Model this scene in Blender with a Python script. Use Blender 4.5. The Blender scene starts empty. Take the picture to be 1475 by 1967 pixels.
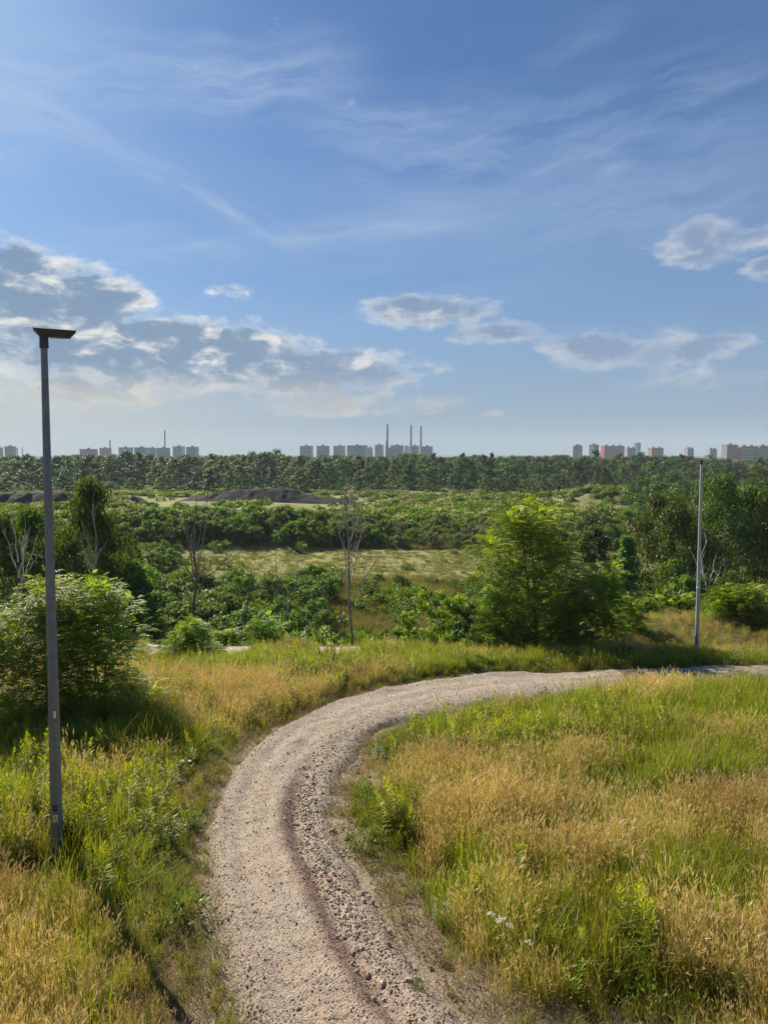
import bpy, math, random
import numpy as np
from mathutils import Vector

sc = bpy.context.scene
COL = sc.collection
R = math.radians

# ------------------------------------------------------------------ camera, sky, sun, exposure
F_PX, HOR = 1430.0, 868.0
PITCH = math.atan((983.5 - HOR) / F_PX)
cd = bpy.data.cameras.new('camera')
cam = bpy.data.objects.new('camera', cd); COL.objects.link(cam)
cd.sensor_fit = 'VERTICAL'; cd.sensor_height = 36.0
cd.lens = 36.0 * F_PX / 1967.0
cd.clip_start = 0.1; cd.clip_end = 20000
cam.location = (0, 0, 0)
cam.rotation_euler = (R(90) - PITCH, 0, 0)
sc.camera = cam

SUN_AZ, SUN_EL = -38.0, 32.0      # azimuth measured clockwise from +Y (the view), degrees
sun_dir = Vector((math.sin(R(SUN_AZ)) * math.cos(R(SUN_EL)), math.cos(R(SUN_AZ)) * math.cos(R(SUN_EL)), math.sin(R(SUN_EL))))
ld = bpy.data.lights.new('sun', 'SUN'); ld.energy = 5.0; ld.angle = R(0.53); ld.color = (1.0, 0.87, 0.66)
sun = bpy.data.objects.new('sun', ld); COL.objects.link(sun)
sun.rotation_euler = sun_dir.to_track_quat('Z', 'Y').to_euler()
sun.location = (-60, 30, 60)

sc.view_settings.view_transform = 'Standard'
sc.view_settings.look = 'None'
sc.view_settings.exposure = 0.97
sc.view_settings.gamma = 1.0
sc.cycles.use_denoising = True
try:
    sc.cycles.denoiser = 'OPENIMAGEDENOISE'
    sc.cycles.denoising_input_passes = 'RGB_ALBEDO_NORMAL'
except Exception:
    pass
sc.cycles.max_bounces = 6; sc.cycles.diffuse_bounces = 3; sc.cycles.glossy_bounces = 2
sc.cycles.transmission_bounces = 4; sc.cycles.volume_bounces = 1; sc.cycles.transparent_max_bounces = 8
sc.cycles.volume_step_rate = 1.0

class NT:
    """tiny helper round a node tree"""
    def __init__(s, nt): s.nt = nt
    def n(s, t, **kw):
        x = s.nt.nodes.new(t)
        for k, v in kw.items(): setattr(x, k, v)
        return x
    def set(s, sock, v):
        if isinstance(v, bpy.types.NodeSocket): s.nt.links.new(v, sock)
        elif v is not None: sock.default_value = v
    def m(s, op, a, b=None, c=None, clamp=False):
        x = s.n('ShaderNodeMath', operation=op, use_clamp=clamp)
        for i, v in enumerate((a, b, c)):
            if v is not None: s.set(x.inputs[i], v)
        return x.outputs[0]
    def mix(s, f, a, b, mode='MIX'):
        x = s.n('ShaderNodeMix', data_type='RGBA', blend_type=mode)
        s.set(x.inputs[0], f); s.set(x.inputs[6], a); s.set(x.inputs[7], b)
        return x.outputs[2]
    def ramp(s, v, a, b, smooth=True):
        x = s.n('ShaderNodeMapRange', interpolation_type='SMOOTHSTEP' if smooth else 'LINEAR')
        s.set(x.inputs[0], v); x.inputs[1].default_value = a; x.inputs[2].default_value = b
        return x.outputs[0]
    def noise(s, vec, scale, detail=4, rough=.55, dist=0.0, dim='3D', w=None):
        x = s.n('ShaderNodeTexNoise', noise_dimensions=dim)
        if vec is not None: s.set(x.inputs['Vector'], vec)
        x.inputs['Scale'].default_value = scale; x.inputs['Detail'].default_value = detail
        x.inputs['Roughness'].default_value = rough; x.inputs['Distortion'].default_value = dist
        return x.outputs[0]
    def comb(s, x, y, z):
        c = s.n('ShaderNodeCombineXYZ')
        s.set(c.inputs[0], x); s.set(c.inputs[1], y); s.set(c.inputs[2], z)
        return c.outputs[0]
def c4(c, k=1.0): return (c[0] * k, c[1] * k, c[2] * k, 1.0)

def build_world():
    w = bpy.data.worlds.new('World'); sc.world = w; w.use_nodes = True
    w.node_tree.nodes.clear(); T = NT(w.node_tree)
    out = T.n('ShaderNodeOutputWorld'); bg = T.n('ShaderNodeBackground')
    S = 0.05
    bg.inputs[1].default_value = S
    sky = T.n('ShaderNodeTexSky', sky_type='NISHITA', sun_disc=False)
    sky.sun_elevation = R(SUN_EL); sky.sun_rotation = R(SUN_AZ)
    sky.air_density = 1.0; sky.dust_density = 0.6; sky.ozone_density = 2.5; sky.altitude = 100
    tc = T.n('ShaderNodeTexCoord'); sep = T.n('ShaderNodeSeparateXYZ'); T.set(sep.inputs[0], tc.outputs['Generated'])
    X, Y, Z = sep.outputs
    az = T.m('MULTIPLY', T.m('ARCTAN2', X, Y), 57.2958)
    el = T.m('MULTIPLY', T.m('ARCSINE', Z), 57.2958)
    K = .525 / S
    base = T.mix(1.0, sky.outputs[0], (0.375, 0.60, 0.87, 1), 'MULTIPLY')
    # thin cirrus veils: on a plane far above
    zz = T.m('MAXIMUM', T.m('ADD', Z, 0.06), 0.02)
    px, py = T.m('DIVIDE', X, zz), T.m('DIVIDE', Y, zz)
    a = R(-28)
    rx = T.m('ADD', T.m('MULTIPLY', px, math.cos(a)), T.m('MULTIPLY', py, math.sin(a)))
    ry = T.m('SUBTRACT', T.m('MULTIPLY', py, math.cos(a)), T.m('MULTIPLY', px, math.sin(a)))
    cv = T.comb(T.m('MULTIPLY', rx, 0.30), T.m('MULTIPLY', ry, 1.5), 3.7)
    c1 = T.noise(cv, 1.15, 7, .52, .35)
    c2 = T.noise(T.comb(T.m('MULTIPLY', px, .5), T.m('MULTIPLY', py, .5), 9.1), 1.0, 3, .5, .4)
    leftw = T.ramp(az, 24, -26)
    cir = T.m('MULTIPLY', T.ramp(c1, .47, .80), T.ramp(c2, .34, .62))
    cir = T.m('MULTIPLY', cir, T.m('ADD', T.m('MULTIPLY', leftw, .40), .18))
    cir = T.m('MULTIPLY', cir, T.ramp(el, 5, 16))
    col = T.mix(T.m('MULTIPLY', cir, .95), base, c4((0.44, 0.60, 0.80), K))
    def streak(u0, v0, u1, v1, wd, amt, fade=.25):
        # a drawn-out fibre of cirrus between two directions of the sky
        A0 = math.degrees(math.atan((u0 - 737.5) / F_PX)); E0 = math.degrees(math.atan((983.5 - v0) / F_PX) - PITCH)
        A1 = math.degrees(math.atan((u1 - 737.5) / F_PX)); E1 = math.degrees(math.atan((983.5 - v1) / F_PX) - PITCH)
        L = math.hypot(A1 - A0, E1 - E0); cx, cy = (A1 - A0) / L, (E1 - E0) / L
        da, de = T.m('SUBTRACT', az, A0), T.m('SUBTRACT', el, E0)
        al_ = T.m('ADD', T.m('MULTIPLY', da, cx), T.m('MULTIPLY', de, cy))
        ac = T.m('SUBTRACT', T.m('MULTIPLY', de, cx), T.m('MULTIPLY', da, cy))
        wob = T.noise(T.comb(T.m('MULTIPLY', al_, .16), T.m('MULTIPLY', ac, .10), u0 * .01), 1.0, 4, .55)
        ac = T.m('ADD', ac, T.m('MULTIPLY', T.m('SUBTRACT', wob, .5), wd * 1.7))
        fib = T.noise(T.comb(T.m('MULTIPLY', al_, .12), T.m('MULTIPLY', ac, .95), v0 * .013), 1.0, 6, .56, .12)
        g = T.m('EXPONENT', T.m('MULTIPLY', T.m('POWER', T.m('ABSOLUTE', T.m('DIVIDE', ac, wd)), 1.6), -1.0))
        e = T.m('MULTIPLY', T.ramp(al_, -L * fade * .4, L * fade), T.ramp(al_, L * (1 + fade * .4), L * (1 - fade)))
        return T.m('MULTIPLY', T.m('MULTIPLY', g, e), T.m('MULTIPLY', T.ramp(fib, .28, .74), amt * 1.15))
    for q in [(-200, 250, 700, 130, 1.9, .55), (-100, 235, 240, 320, 1.3, .6), (170, 290, 600, 490, .9, .6), (-150, 545, 480, 470, 1.3, .45), (430, 480, 950, 415, .9, .42), (-120, 360, 120, 330, 1.5, .5),
              (560, 240, 1000, 235, 1.6, .34), (640, 350, 1500, 250, 2.6, .36), (560, 455, 900, 395, .8, .35), (900, 480, 1500, 400, 2.2, .25), (1150, 760, 1500, 735, .9, .4), (0, 160, 520, 120, 1.8, .25), (485, 560, 545, 660, .22, .35, .4), (1130, 360, 1215, 325, .4, .42, .4), (1000, 130, 1200, 80, .8, .2), (-100, 60, 260, -30, 1.6, .35)]:
        col = T.mix(streak(*q), col, c4((0.50, 0.60, 0.78), K))
    # broad veil
    c3 = T.noise(T.comb(T.m('MULTIPLY', px, .35), T.m('MULTIPLY', py, .8), 5.1), .8, 5, .55, .6)
    col = T.mix(T.m('MULTIPLY', T.ramp(c3, .38, .75), .33), col, c4((0.26, 0.42, 0.68), K))
    # haze band near the horizon
    hb = T.ramp(el, 10.5, 0.0)
    base2 = T.m('MULTIPLY', T.ramp(el, 26, 5), .42)
    col = T.mix(base2, col, c4((0.29, 0.41, 0.59), K))
    col = T.mix(T.m('MULTIPLY', hb, .62), col, c4((0.265, 0.33, 0.43), K))
    wl = T.m('MULTIPLY', T.ramp(az, 2, -27), T.ramp(el, 13, 2))
    col = T.mix(T.m('MULTIPLY', wl, .50), col, c4((0.74, 0.66, 0.55), K))
    # cumulus
    cvec = T.comb(T.m('MULTIPLY', az, .10), T.m('MULTIPLY', el, .20), 1.3)
    n1 = T.noise(cvec, 1.5, 8, .6, .35)
    cvec2 = T.comb(T.m('ADD', T.m('MULTIPLY', az, .10), .055), T.m('ADD', T.m('MULTIPLY', el, .20), -.11), 1.3)
    n2 = T.noise(cvec2, 1.5, 8, .6, .35)
    nf = T.noise(cvec, 6.5, 6, .6, .2)
    def blob(u, v, du, dv, p=1.0):
        ca = math.degrees(math.atan((u - 737.5) / F_PX)); ce = (HOR - v) / F_PX * 57.3
        sa, se = du / F_PX * 57.3, dv / F_PX * 57.3
        A = T.m('POWER', T.m('ABSOLUTE', T.m('DIVIDE', T.m('SUBTRACT', az, ca), sa)), 2.0)
        B = T.m('POWER', T.m('ABSOLUTE', T.m('DIVIDE', T.m('SUBTRACT', el, ce), se)), 2.0)
        g = T.m('SUBTRACT', 1.0, T.m('ADD', A, B))
        return T.m('MULTIPLY', T.m('MAXIMUM', g, -1.2), p)
    bl = [(60, 640, 280, 90, 1.1), (300, 685, 350, 72, 1.15), (560, 718, 290, 52, 1.05), (-180, 600, 330, 120, 1), (1350, 516, 112, 44, .6),
          (820, 612, 130, 42, .78), (930, 650, 110, 26, .7), (1190, 690, 190, 48, .72), (1330, 680, 140, 20, .55), (1475, 568, 60, 30, .7),
          (110, 760, 520, 40, .50), (420, 735, 420, 40, .72), (1500, 740, 300, 26, .4), (950, 797, 46, 9, .45), (410, 582, 70, 20, .45), (640, 775, 260, 30, .5)]
    mk = None
    for b in bl:
        g = blob(*b)
        mk = g if mk is None else T.m('MAXIMUM', mk, g)
    dens = T.m('ADD', T.m('MULTIPLY', mk, .72), T.m('MULTIPLY', T.m('SUBTRACT', n1, .53), 2.0))
    dens = T.m('ADD', dens, T.m('MULTIPLY', T.m('SUBTRACT', nf, .5), .8))
    dens2 = T.m('ADD', T.m('MULTIPLY', mk, .72), T.m('MULTIPLY', T.m('SUBTRACT', n2, .53), 2.0))
    dens2 = T.m('MINIMUM', T.m('ADD', dens, .12), T.m('ADD', T.m('MULTIPLY', dens2, .6), T.m('MULTIPLY', dens, .4)))
    al = T.ramp(dens, -.04, .48)
    core = T.ramp(dens2, .12, .40)
    core = T.m('MULTIPLY', core, T.ramp(T.noise(cvec, 3.2, 5, .6, .3), .74, .48))
    lit = T.mix(T.ramp(az, 12, -20), c4((0.58, 0.61, 0.68), K), c4((1.0, 0.96, 0.88), K))
    shd = T.mix(T.ramp(az, 12, -20), c4((0.23, 0.32, 0.48), K), c4((0.19, 0.29, 0.43), K))
    cc = T.mix(core, lit, shd)
    # warmer, flatter underside of the bank
    cc = T.mix(T.m('MULTIPLY', T.ramp(el, 6.2, 3.6), .75), cc, c4((0.58, 0.54, 0.49), K))
    col = T.mix(T.m('MULTIPLY', al, .94), col, cc)
    # ground side of the dome
    col = T.mix(T.ramp(el, -0.5, -6), col, c4((0.10, 0.11, 0.08), K))
    T.set(bg.inputs[0], col); T.nt.links.new(bg.outputs[0], out.inputs[0])
build_world()

# ------------------------------------------------------------------ numeric helpers
def sstep(x, a, b):
    t = np.clip((np.asarray(x, float) - a) / (b - a), 0, 1); return t * t * (3 - 2 * t)
def _h(ix, iy, s):
    n = (ix * 374761393 + iy * 668265263 + s * 1442695041) & 0xffffffff
    n = ((n ^ (n >> 13)) * 1274126177) & 0xffffffff
    return ((n ^ (n >> 16)) & 0xffff) / 65535.0
def vnoise(x, y, s=0):
    x = np.asarray(x, float); y = np.asarray(y, float)
    ix = np.floor(x).astype(np.int64); iy = np.floor(y).astype(np.int64)
    fx = x - ix; fy = y - iy; fx = fx * fx * (3 - 2 * fx); fy = fy * fy * (3 - 2 * fy)
    a = _h(ix, iy, s) * (1 - fx) + _h(ix + 1, iy, s) * fx
    b = _h(ix, iy + 1, s) * (1 - fx) + _h(ix + 1, iy + 1, s) * fx
    return a * (1 - fy) + b * fy
def fbm(x, y, s=0, o=4):
    r = 0; a = .5; t = 0
    for i in range(o):
        r = r + a * vnoise(x * 2 ** i, y * 2 ** i, s + i * 7); t += a; a *= .5
    return r / t

PY = [-40, -6, 0.8, 2.0, 4.6, 8.3, 22.3, 25, 30, 37, 47, 58, 75, 95, 112, 120, 132, 150, 200, 300, 450, 1000, 6000]
PZ = [-1.5, -1.62, -1.68, -2.1, -4.2, -4.62, -6.2, -6.6, -8.4, -11.0, -13.7, -14.9, -15.0, -15.2, -15.6, -14.6, -12.5, -12.9, -14.0, -16.0, -17, -20, -34]
def zg(x, y):
    x = np.asarray(x, float); y = np.asarray(y, float)
    wr = (fbm(x / 34 + 3, y / 60, 5, 3) - .5)
    t = y + wr * 16 * sstep(y, 36, 75)
    t = t - 5 * sstep(x, 5, 12) * sstep(y, 22, 27) * (1 - sstep(y, 60, 100))
    z = np.interp(t, PY, PZ)
    z = z + (fbm(x / 2.2, y / 2.2, 11, 3) - .5) * .22 * sstep(y, 4, 7) * (1 - sstep(y, 24, 40))
    z = z + (fbm(x / 13, y / 13, 21, 4) - .5) * 1.6 * sstep(y, 34, 60) * (1 - sstep(y, 500, 900))
    z = z + (fbm(x / 45, y / 30, 31, 3) - .5) * 2.2 * sstep(y, 135, 180) * (1 - sstep(y, 500, 900))
    z = z + 3.9 * np.exp(-((x - 58) / 17) ** 2 - ((y - 205) / 13) ** 2)          # grassy mound
    return z

def ray(u, v):
    f = np.array([0, math.cos(PITCH), -math.sin(PITCH)]); up = np.array([0, math.sin(PITCH), math.cos(PITCH)])
    u = np.asarray(u, float); v = np.asarray(v, float)
    return np.stack([(u - 737.5), f[1] * F_PX + up[1] * (983.5 - v), f[2] * F_PX + up[2] * (983.5 - v)], -1)
def gpt(u, v):
    """the place on the ground seen at photograph pixel u, v (first crossing)"""
    d = ray(u, v); d = d / d[..., 1:2]
    y = np.full(np.shape(u), 5.0)
    done = np.zeros(np.shape(u), bool)
    for i in range(1400):
        z = d[..., 2] * y
        hit = z <= zg(d[..., 0] * y, y)
        done |= hit
        if done.all(): break
        y = np.where(done, y, y * 1.004)
    return d[..., 0] * y, y
def xat(u, dist): return (u - 737.5) / (F_PX / math.cos(PITCH) * 1.0) * dist * 1.0
def zat(v, dist):
    d = ray(737.5, v); return d[2] / d[1] * dist
def proj(x, y, z):
    c, s = math.cos(PITCH), math.sin(PITCH)
    dep = y * c - z * s; upc = y * s + z * c
    return 737.5 + F_PX * x / dep, 983.5 - F_PX * upc / dep

# ------------------------------------------------------------------ mesh helpers
class MB:
    def __init__(s): s.v = []; s.f = []; s.mi = []; s.t = []; s.n = 0; s.sm = []
    def add(s, v, f, mi=0, tint=None, smooth=False):
        v = np.asarray(v, float).reshape(-1, 3); f = np.asarray(f, int)
        s.v.append(v); s.f.append(f + s.n); s.mi.append(np.full(len(f), mi)); s.n += len(v)
        s.sm.append(np.full(len(f), smooth))
        if tint is None: tint = .5
        s.t.append(np.broadcast_to(np.asarray(tint, float), (len(v),)).copy())
    def mesh(s, name, mats):
        me = bpy.data.meshes.new(name)
        if not s.v: return me
        v = np.concatenate(s.v); me.vertices.add(len(v)); me.vertices.foreach_set('co', v.ravel().astype(np.float32))
        li = np.concatenate([f.ravel() for f in s.f]); ln = np.concatenate([np.full(len(f), f.shape[1]) for f in s.f])
        me.loops.add(len(li)); me.loops.foreach_set('vertex_index', li.astype(np.int32))
        st = np.concatenate([[0], np.cumsum(ln)[:-1]])
        me.polygons.add(len(ln)); me.polygons.foreach_set('loop_start', st.astype(np.int32))
        try: me.polygons.foreach_set('loop_total', ln.astype(np.int32))
        except Exception: pass
        me.polygons.foreach_set('material_index', np.concatenate(s.mi).astype(np.int32))
        me.polygons.foreach_set('use_smooth', np.concatenate(s.sm).astype(bool))
        a = me.attributes.new('tint', 'FLOAT', 'POINT'); a.data.foreach_set('value', np.concatenate(s.t).astype(np.float32))
        for m in mats: me.materials.append(m)
        me.update(calc_edges=True)
        return me
    def obj(s, name, mats, parent=None, loc=None, **tags):
        o = bpy.data.objects.new(name, s.mesh(name, mats)); COL.objects.link(o)
        if parent: o.parent = parent
        if loc is not None: o.location = loc
        for k, val in tags.items(): o[k] = val
        return o
def tag(o, label=None, category=None, group=None, kind=None):
    if label: o['label'] = label
    if category: o['category'] = category
    if group: o['group'] = group
    if kind: o['kind'] = kind
    return o
def empty(name, loc=(0, 0, 0), rz=0, **k):
    o = bpy.data.objects.new(name, None); COL.objects.link(o); o.location = loc; o.rotation_euler = (0, 0, rz)
    o.empty_display_size = .3
    return tag(o, **k)
def copy_tree(o, parent=None):
    c = o.copy(); COL.objects.link(c); c.parent = parent
    for ch in list(o.children): copy_tree(ch, c)
    return c
def nrm(a): return a / np.maximum(np.linalg.norm(a, axis=-1, keepdims=True), 1e-9)

def tube(mb, pts, rad, sides=6, mi=0, tint=.5, smooth=True, phase=0.0, cap=False):
    pts = np.asarray(pts, float); k = len(pts); rad = np.broadcast_to(np.asarray(rad, float), (k,))
    d = nrm(np.gradient(pts, axis=0))
    ref = np.array([1., 0, 0]) if abs(d[0][0]) < .8 else np.array([0, 1., 0])
    a = nrm(np.cross(d, ref)); b = np.cross(d, a)
    th = np.arange(sides) / sides * 2 * np.pi + phase
    V = pts[:, None] + rad[:, None, None] * (a[:, None] * np.cos(th)[None, :, None] + b[:, None] * np.sin(th)[None, :, None])
    i = np.arange(k - 1)[:, None] * sides; j = np.arange(sides)[None]; j2 = (j + 1) % sides
    F = np.stack([i + j, i + j2, i + sides + j2, i + sides + j], -1).reshape(-1, 4)
    mb.add(V.reshape(-1, 3), F, mi, tint, smooth)
    if cap:
        mb.add(V[-1], np.array([list(range(sides))]), mi, tint)
        mb.add(V[0], np.array([list(range(sides))[::-1]]), mi, tint)
def box(mb, c, s, mi=0, rz=0.0, tint=.5):
    x, y, z = [q / 2 for q in s]
    v = np.array([[-x, -y, -z], [x, -y, -z], [x, y, -z], [-x, y, -z], [-x, -y, z], [x, -y, z], [x, y, z], [-x, y, z]])
    cr, sr = math.cos(rz), math.sin(rz)
    v = np.stack([v[:, 0] * cr - v[:, 1] * sr, v[:, 0] * sr + v[:, 1] * cr, v[:, 2]], -1) + np.array(c)
    mb.add(v, [[0, 3, 2, 1], [4, 5, 6, 7], [0, 1, 5, 4], [1, 2, 6, 5], [2, 3, 7, 6], [3, 0, 4, 7]], mi, tint)
def leaves(mb, p, ax, nr, L, W, mi=1, tint=.5):
    n = len(p); ax = nrm(ax); b = nrm(np.cross(ax, nr))
    L = np.broadcast_to(np.asarray(L, float), (n,))[:, None]; W = np.broadcast_to(np.asarray(W, float), (n,))[:, None]
    V = np.stack([p, p + ax * L * .45 + b * W / 2, p + ax * L, p + ax * L * .45 - b * W / 2], 1).reshape(-1, 3)
    F = np.arange(n * 4).reshape(-1, 4)
    t = np.repeat(np.broadcast_to(np.asarray(tint, float), (n,)), 4)
    mb.add(V, F, mi, t)
def sph(rng, n): return nrm(rng.normal(size=(n, 3)))

# ------------------------------------------------------------------ materials
MATS = {}
def new_mat(name):
    m = bpy.data.materials.new(name); m.use_nodes = True; m.node_tree.nodes.clear(); MATS[name] = m
    return m, NT(m.node_tree)
def leaf_mat(name, c1, c2, trans=.38, rough=.55, spec=.25, var=.5, inst=False, tm=(1.6, 1.5, .55)):
    m, T = new_mat(name)
    out = T.n('ShaderNodeOutputMaterial')
    at = T.n('ShaderNodeAttribute', attribute_name='tint')
    oi = T.n('ShaderNodeObjectInfo')
    if inst:
        rnd = T.n('ShaderNodeAttribute', attribute_type='INSTANCER', attribute_name='var').outputs['Fac']
    else: rnd = oi.outputs['Random']
    col = T.mix(at.outputs['Fac'], c4(c1), c4(c2))
    hs = T.n('ShaderNodeHueSaturation')
    T.set(hs.inputs['Hue'], T.m('ADD', .5, T.m('MULTIPLY', T.m('SUBTRACT', rnd, .5), .030 * var * 2)))
    T.set(hs.inputs['Value'], T.m('ADD', 1 - .45 * var, T.m('MULTIPLY', rnd, .9 * var)))
    T.set(hs.inputs['Color'], col)
    p = T.n('ShaderNodeBsdfPrincipled'); T.set(p.inputs['Base Color'], hs.outputs[0])
    p.inputs['Roughness'].default_value = rough; p.inputs['Specular IOR Level'].default_value = spec
    tr = T.n('ShaderNodeBsdfTranslucent')
    tcol = T.mix(1.0, hs.outputs[0], (tm[0], tm[1], tm[2], 1), 'MULTIPLY')
    T.set(tr.inputs[0], tcol)
    mx = T.n('ShaderNodeMixShader'); mx.inputs[0].default_value = trans
    T.nt.links.new(p.outputs[0], mx.inputs[1]); T.nt.links.new(tr.outputs[0], mx.inputs[2])
    T.nt.links.new(mx.outputs[0], out.inputs[0])
    return m
def solid(name, c, rough=.7, metal=0.0, noise=0.0, scale=8.0, bump=0.0, c2=None, spec=.4):
    m, T = new_mat(name)
    out = T.n('ShaderNodeOutputMaterial'); p = T.n('ShaderNodeBsdfPrincipled')
    p.inputs['Roughness'].default_value = rough; p.inputs['Metallic'].default_value = metal
    p.inputs['Specular IOR Level'].default_value = spec
    tc = T.n('ShaderNodeTexCoord')
    if noise or c2:
        nz = T.noise(tc.outputs['Object'], scale, 5, .6)
        T.set(p.inputs['Base Color'], T.mix(T.ramp(nz, .3, .7), c4(c, 1 - noise), c4(c2 or c, 1 + noise)))
        if bump:
            b = T.n('ShaderNodeBump'); b.inputs['Strength'].default_value = bump; b.inputs['Distance'].default_value = .01
            T.set(b.inputs['Height'], nz); T.set(p.inputs['Normal'], b.outputs[0])
    else: p.inputs['Base Color'].default_value = c4(c)
    T.nt.links.new(p.outputs[0], out.inputs[0])
    return m

M_bark = solid('bark', (.10, .075, .055), .9, noise=.4, scale=12)
M_birch = solid('birch_bark', (.50, .49, .46), .8, noise=.35, scale=9, c2=(.55, .53, .50))
M_dead = solid('dead_wood', (.22, .205, .19), .85, noise=.3, scale=10, c2=(.34, .31, .28))
M_dead_d = solid('dark_dead_wood', (.10, .09, .085), .85, noise=.3, scale=10, c2=(.17, .15, .135))
M_leaf_rob = leaf_mat('robinia_leaf', (.065, .14, .014), (.30, .40, .055), .42, var=.3)
M_leaf_rob_b = leaf_mat('sapling_leaf', (.065, .15, .014), (.31, .42, .05), .45, var=.3)
M_leaf_ail = leaf_mat('broad_leaf', (.03, .085, .016), (.12, .22, .04), .35, rough=.4)
M_leaf_birch = leaf_mat('birch_leaf', (.020, .056, .009), (.115, .18, .024), .33)
M_leaf_scrub = leaf_mat('scrub_leaf', (.03, .085, .012), (.15, .24, .03), .40, var=.7)
M_leaf_grey = leaf_mat('grey_scrub_leaf', (.07, .11, .05), (.19, .24, .12), .3, var=.7)
M_leaf_forest = leaf_mat('forest_leaf', (.014, .048, .014), (.062, .125, .028), .34, var=1.0)
M_leaf_pale = leaf_mat('pale_forest_leaf', (.045, .095, .022), (.15, .21, .045), .36, var=.8)

# ------------------------------------------------------------------ the ground
def build_ground():
    fr = np.arange(-48, 48.01, .36)
    rest = np.concatenate([np.arange(-180, -48, 3.0), fr, np.arange(50, 180, 3.0)])
    th = np.radians(rest); K = len(th)
    rr = [0.0]
    r = .6
    while r < 7500:
        rr.append(r); r *= 1.021 if r > 4 else 1.06
    rr = np.array(rr)
    Rg, Tg = np.meshgrid(rr, th, indexing='ij')
    x = Rg * np.sin(Tg); y = Rg * np.cos(Tg)
    z = zg(x, y)
    bare = np.zeros(x.size); xf, yf = x.ravel(), y.ravel()
    k = (yf > 3.5) & (yf < 32) & (np.abs(xf) < 22); pdk = path_dist(xf[k], yf[k]); side = (xf[k] > -1.6 + .16 * (yf[k] - 5)) & (yf[k] < 13)
    bare[k] = np.clip(np.exp(-(np.maximum(pdk + .05, 0) / np.where(side, .60, .16)) ** 2) + (fbm(xf[k] * 1.5, yf[k] * 1.5, 191, 3) - .5) * .5, 0, 1)
    mb = MB()
    n = len(rr)
    i = np.arange(n - 1)[:, None] * K; j = np.arange(K)[None]; j2 = (j + 1) % K
    F = np.stack([i + j, i + K + j, i + K + j2, i + j2], -1).reshape(-1, 4)
    P = np.stack([x, y, z], -1).reshape(-1, 3)
    mb.add(P, F, 0, bare, True)
    m, T = new_mat('ground_cover')
    out = T.n('ShaderNodeOutputMaterial'); p = T.n('ShaderNodeBsdfPrincipled')
    p.inputs['Roughness'].default_value = .95; p.inputs['Specular IOR Level'].default_value = .1
    g = T.n('ShaderNodeNewGeometry'); pos = g.outputs['Position']
    sp = T.n('ShaderNodeSeparateXYZ'); T.set(sp.inputs[0], pos); yy = sp.outputs[1]
    fine = T.noise(pos, 9, 6, .65); mid = T.noise(pos, .9, 5, .6); big = T.noise(pos, .09, 5, .6, .6)
    near = T.mix(T.ramp(fine, .35, .68), c4((.075, .060, .035)), c4((.20, .155, .085)))
    near = T.mix(T.m('MULTIPLY', T.ramp(mid, .42, .62), .6), near, c4((.075, .10, .028)))
    bt = T.n('ShaderNodeAttribute', attribute_name='tint').outputs['Fac']
    gvl = T.mix(T.ramp(T.noise(pos, 45, 4, .7), .35, .65), c4((.16, .135, .105)), c4((.34, .295, .235)))
    near = T.mix(T.ramp(bt, .18, .55), near, gvl)
    # bare soil / dry grass in the valley
    val = T.mix(T.ramp(mid, .35, .65), c4((.18, .13, .075)), c4((.26, .24, .095)))
    val = T.mix(T.ramp(big, .50, .64), val, c4((.075, .115, .03)))
    # flat bench: straw grass
    ben = T.mix(T.ramp(T.noise(pos, .35, 5, .6), .25, .75), c4((.27, .255, .11)), c4((.19, .215, .075)))
    mead = T.mix(T.ramp(T.noise(pos, .06, 6, .62, .8), .36, .66), c4((.15, .185, .06)), c4((.28, .28, .12)))
    mead = T.mix(T.m('MULTIPLY', T.ramp(T.noise(pos, .21, 6, .7), .56, .70), .7), mead, c4((.15, .14, .125)))
    far = c4((.05, .075, .03))
    col = T.mix(T.ramp(yy, 30, 38), near, val)
    col = T.mix(T.ramp(yy, 84, 94), col, ben)
    col = T.mix(T.ramp(yy, 122, 134), col, mead)
    col = T.mix(T.ramp(yy, 330, 420), col, far)
    T.set(p.inputs['Base Color'], col)
    b = T.n('ShaderNodeBump'); b.inputs['Strength'].default_value = .7; b.inputs['Distance'].default_value = .05
    T.set(b.inputs['Height'], fine); T.set(p.inputs['Normal'], b.outputs[0])
    T.nt.links.new(p.outputs[0], out.inputs[0])
    o = mb.obj('ground', [m]); tag(o, kind='structure')

# ------------------------------------------------------------------ the gravel path
LE = [(540, 2300), (500, 2080), (470, 1967), (440, 1880), (420, 1790), (402, 1700), (398, 1620), (408, 1560), (438, 1492), (486, 1436), (556, 1392), (640, 1352), (740, 1322), (850, 1306), (1000, 1294), (1200, 1290), (1475, 1284), (1800, 1282), (2300, 1280)]
RE = [(1260, 2300), (1010, 2080), (915, 1967), (838, 1880), (770, 1790), (715, 1700), (668, 1620), (652, 1560), (668, 1492), (708, 1436), (750, 1402), (830, 1380), (900, 1366), (980, 1356), (1090, 1343), (1240, 1326), (1475, 1310), (1800, 1306), (2300, 1302)]
def dense(pts, n):
    x, y = gpt(np.array([p[0] for p in pts], float), np.array([p[1] for p in pts], float))
    P = np.stack([x, y], -1)
    # Catmull-Rom
    out = []
    k = len(P)
    for i in range(k - 1):
        p0, p1, p2, p3 = P[max(i - 1, 0)], P[i], P[i + 1], P[min(i + 2, k - 1)]
        for t in np.linspace(0, 1, n, endpoint=False):
            out.append(.5 * ((2 * p1) + (-p0 + p2) * t + (2 * p0 - 5 * p1 + 4 * p2 - p3) * t * t + (-p0 + 3 * p1 - 3 * p2 + p3) * t ** 3))
    out.append(P[-1])
    return np.array(out)
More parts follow.
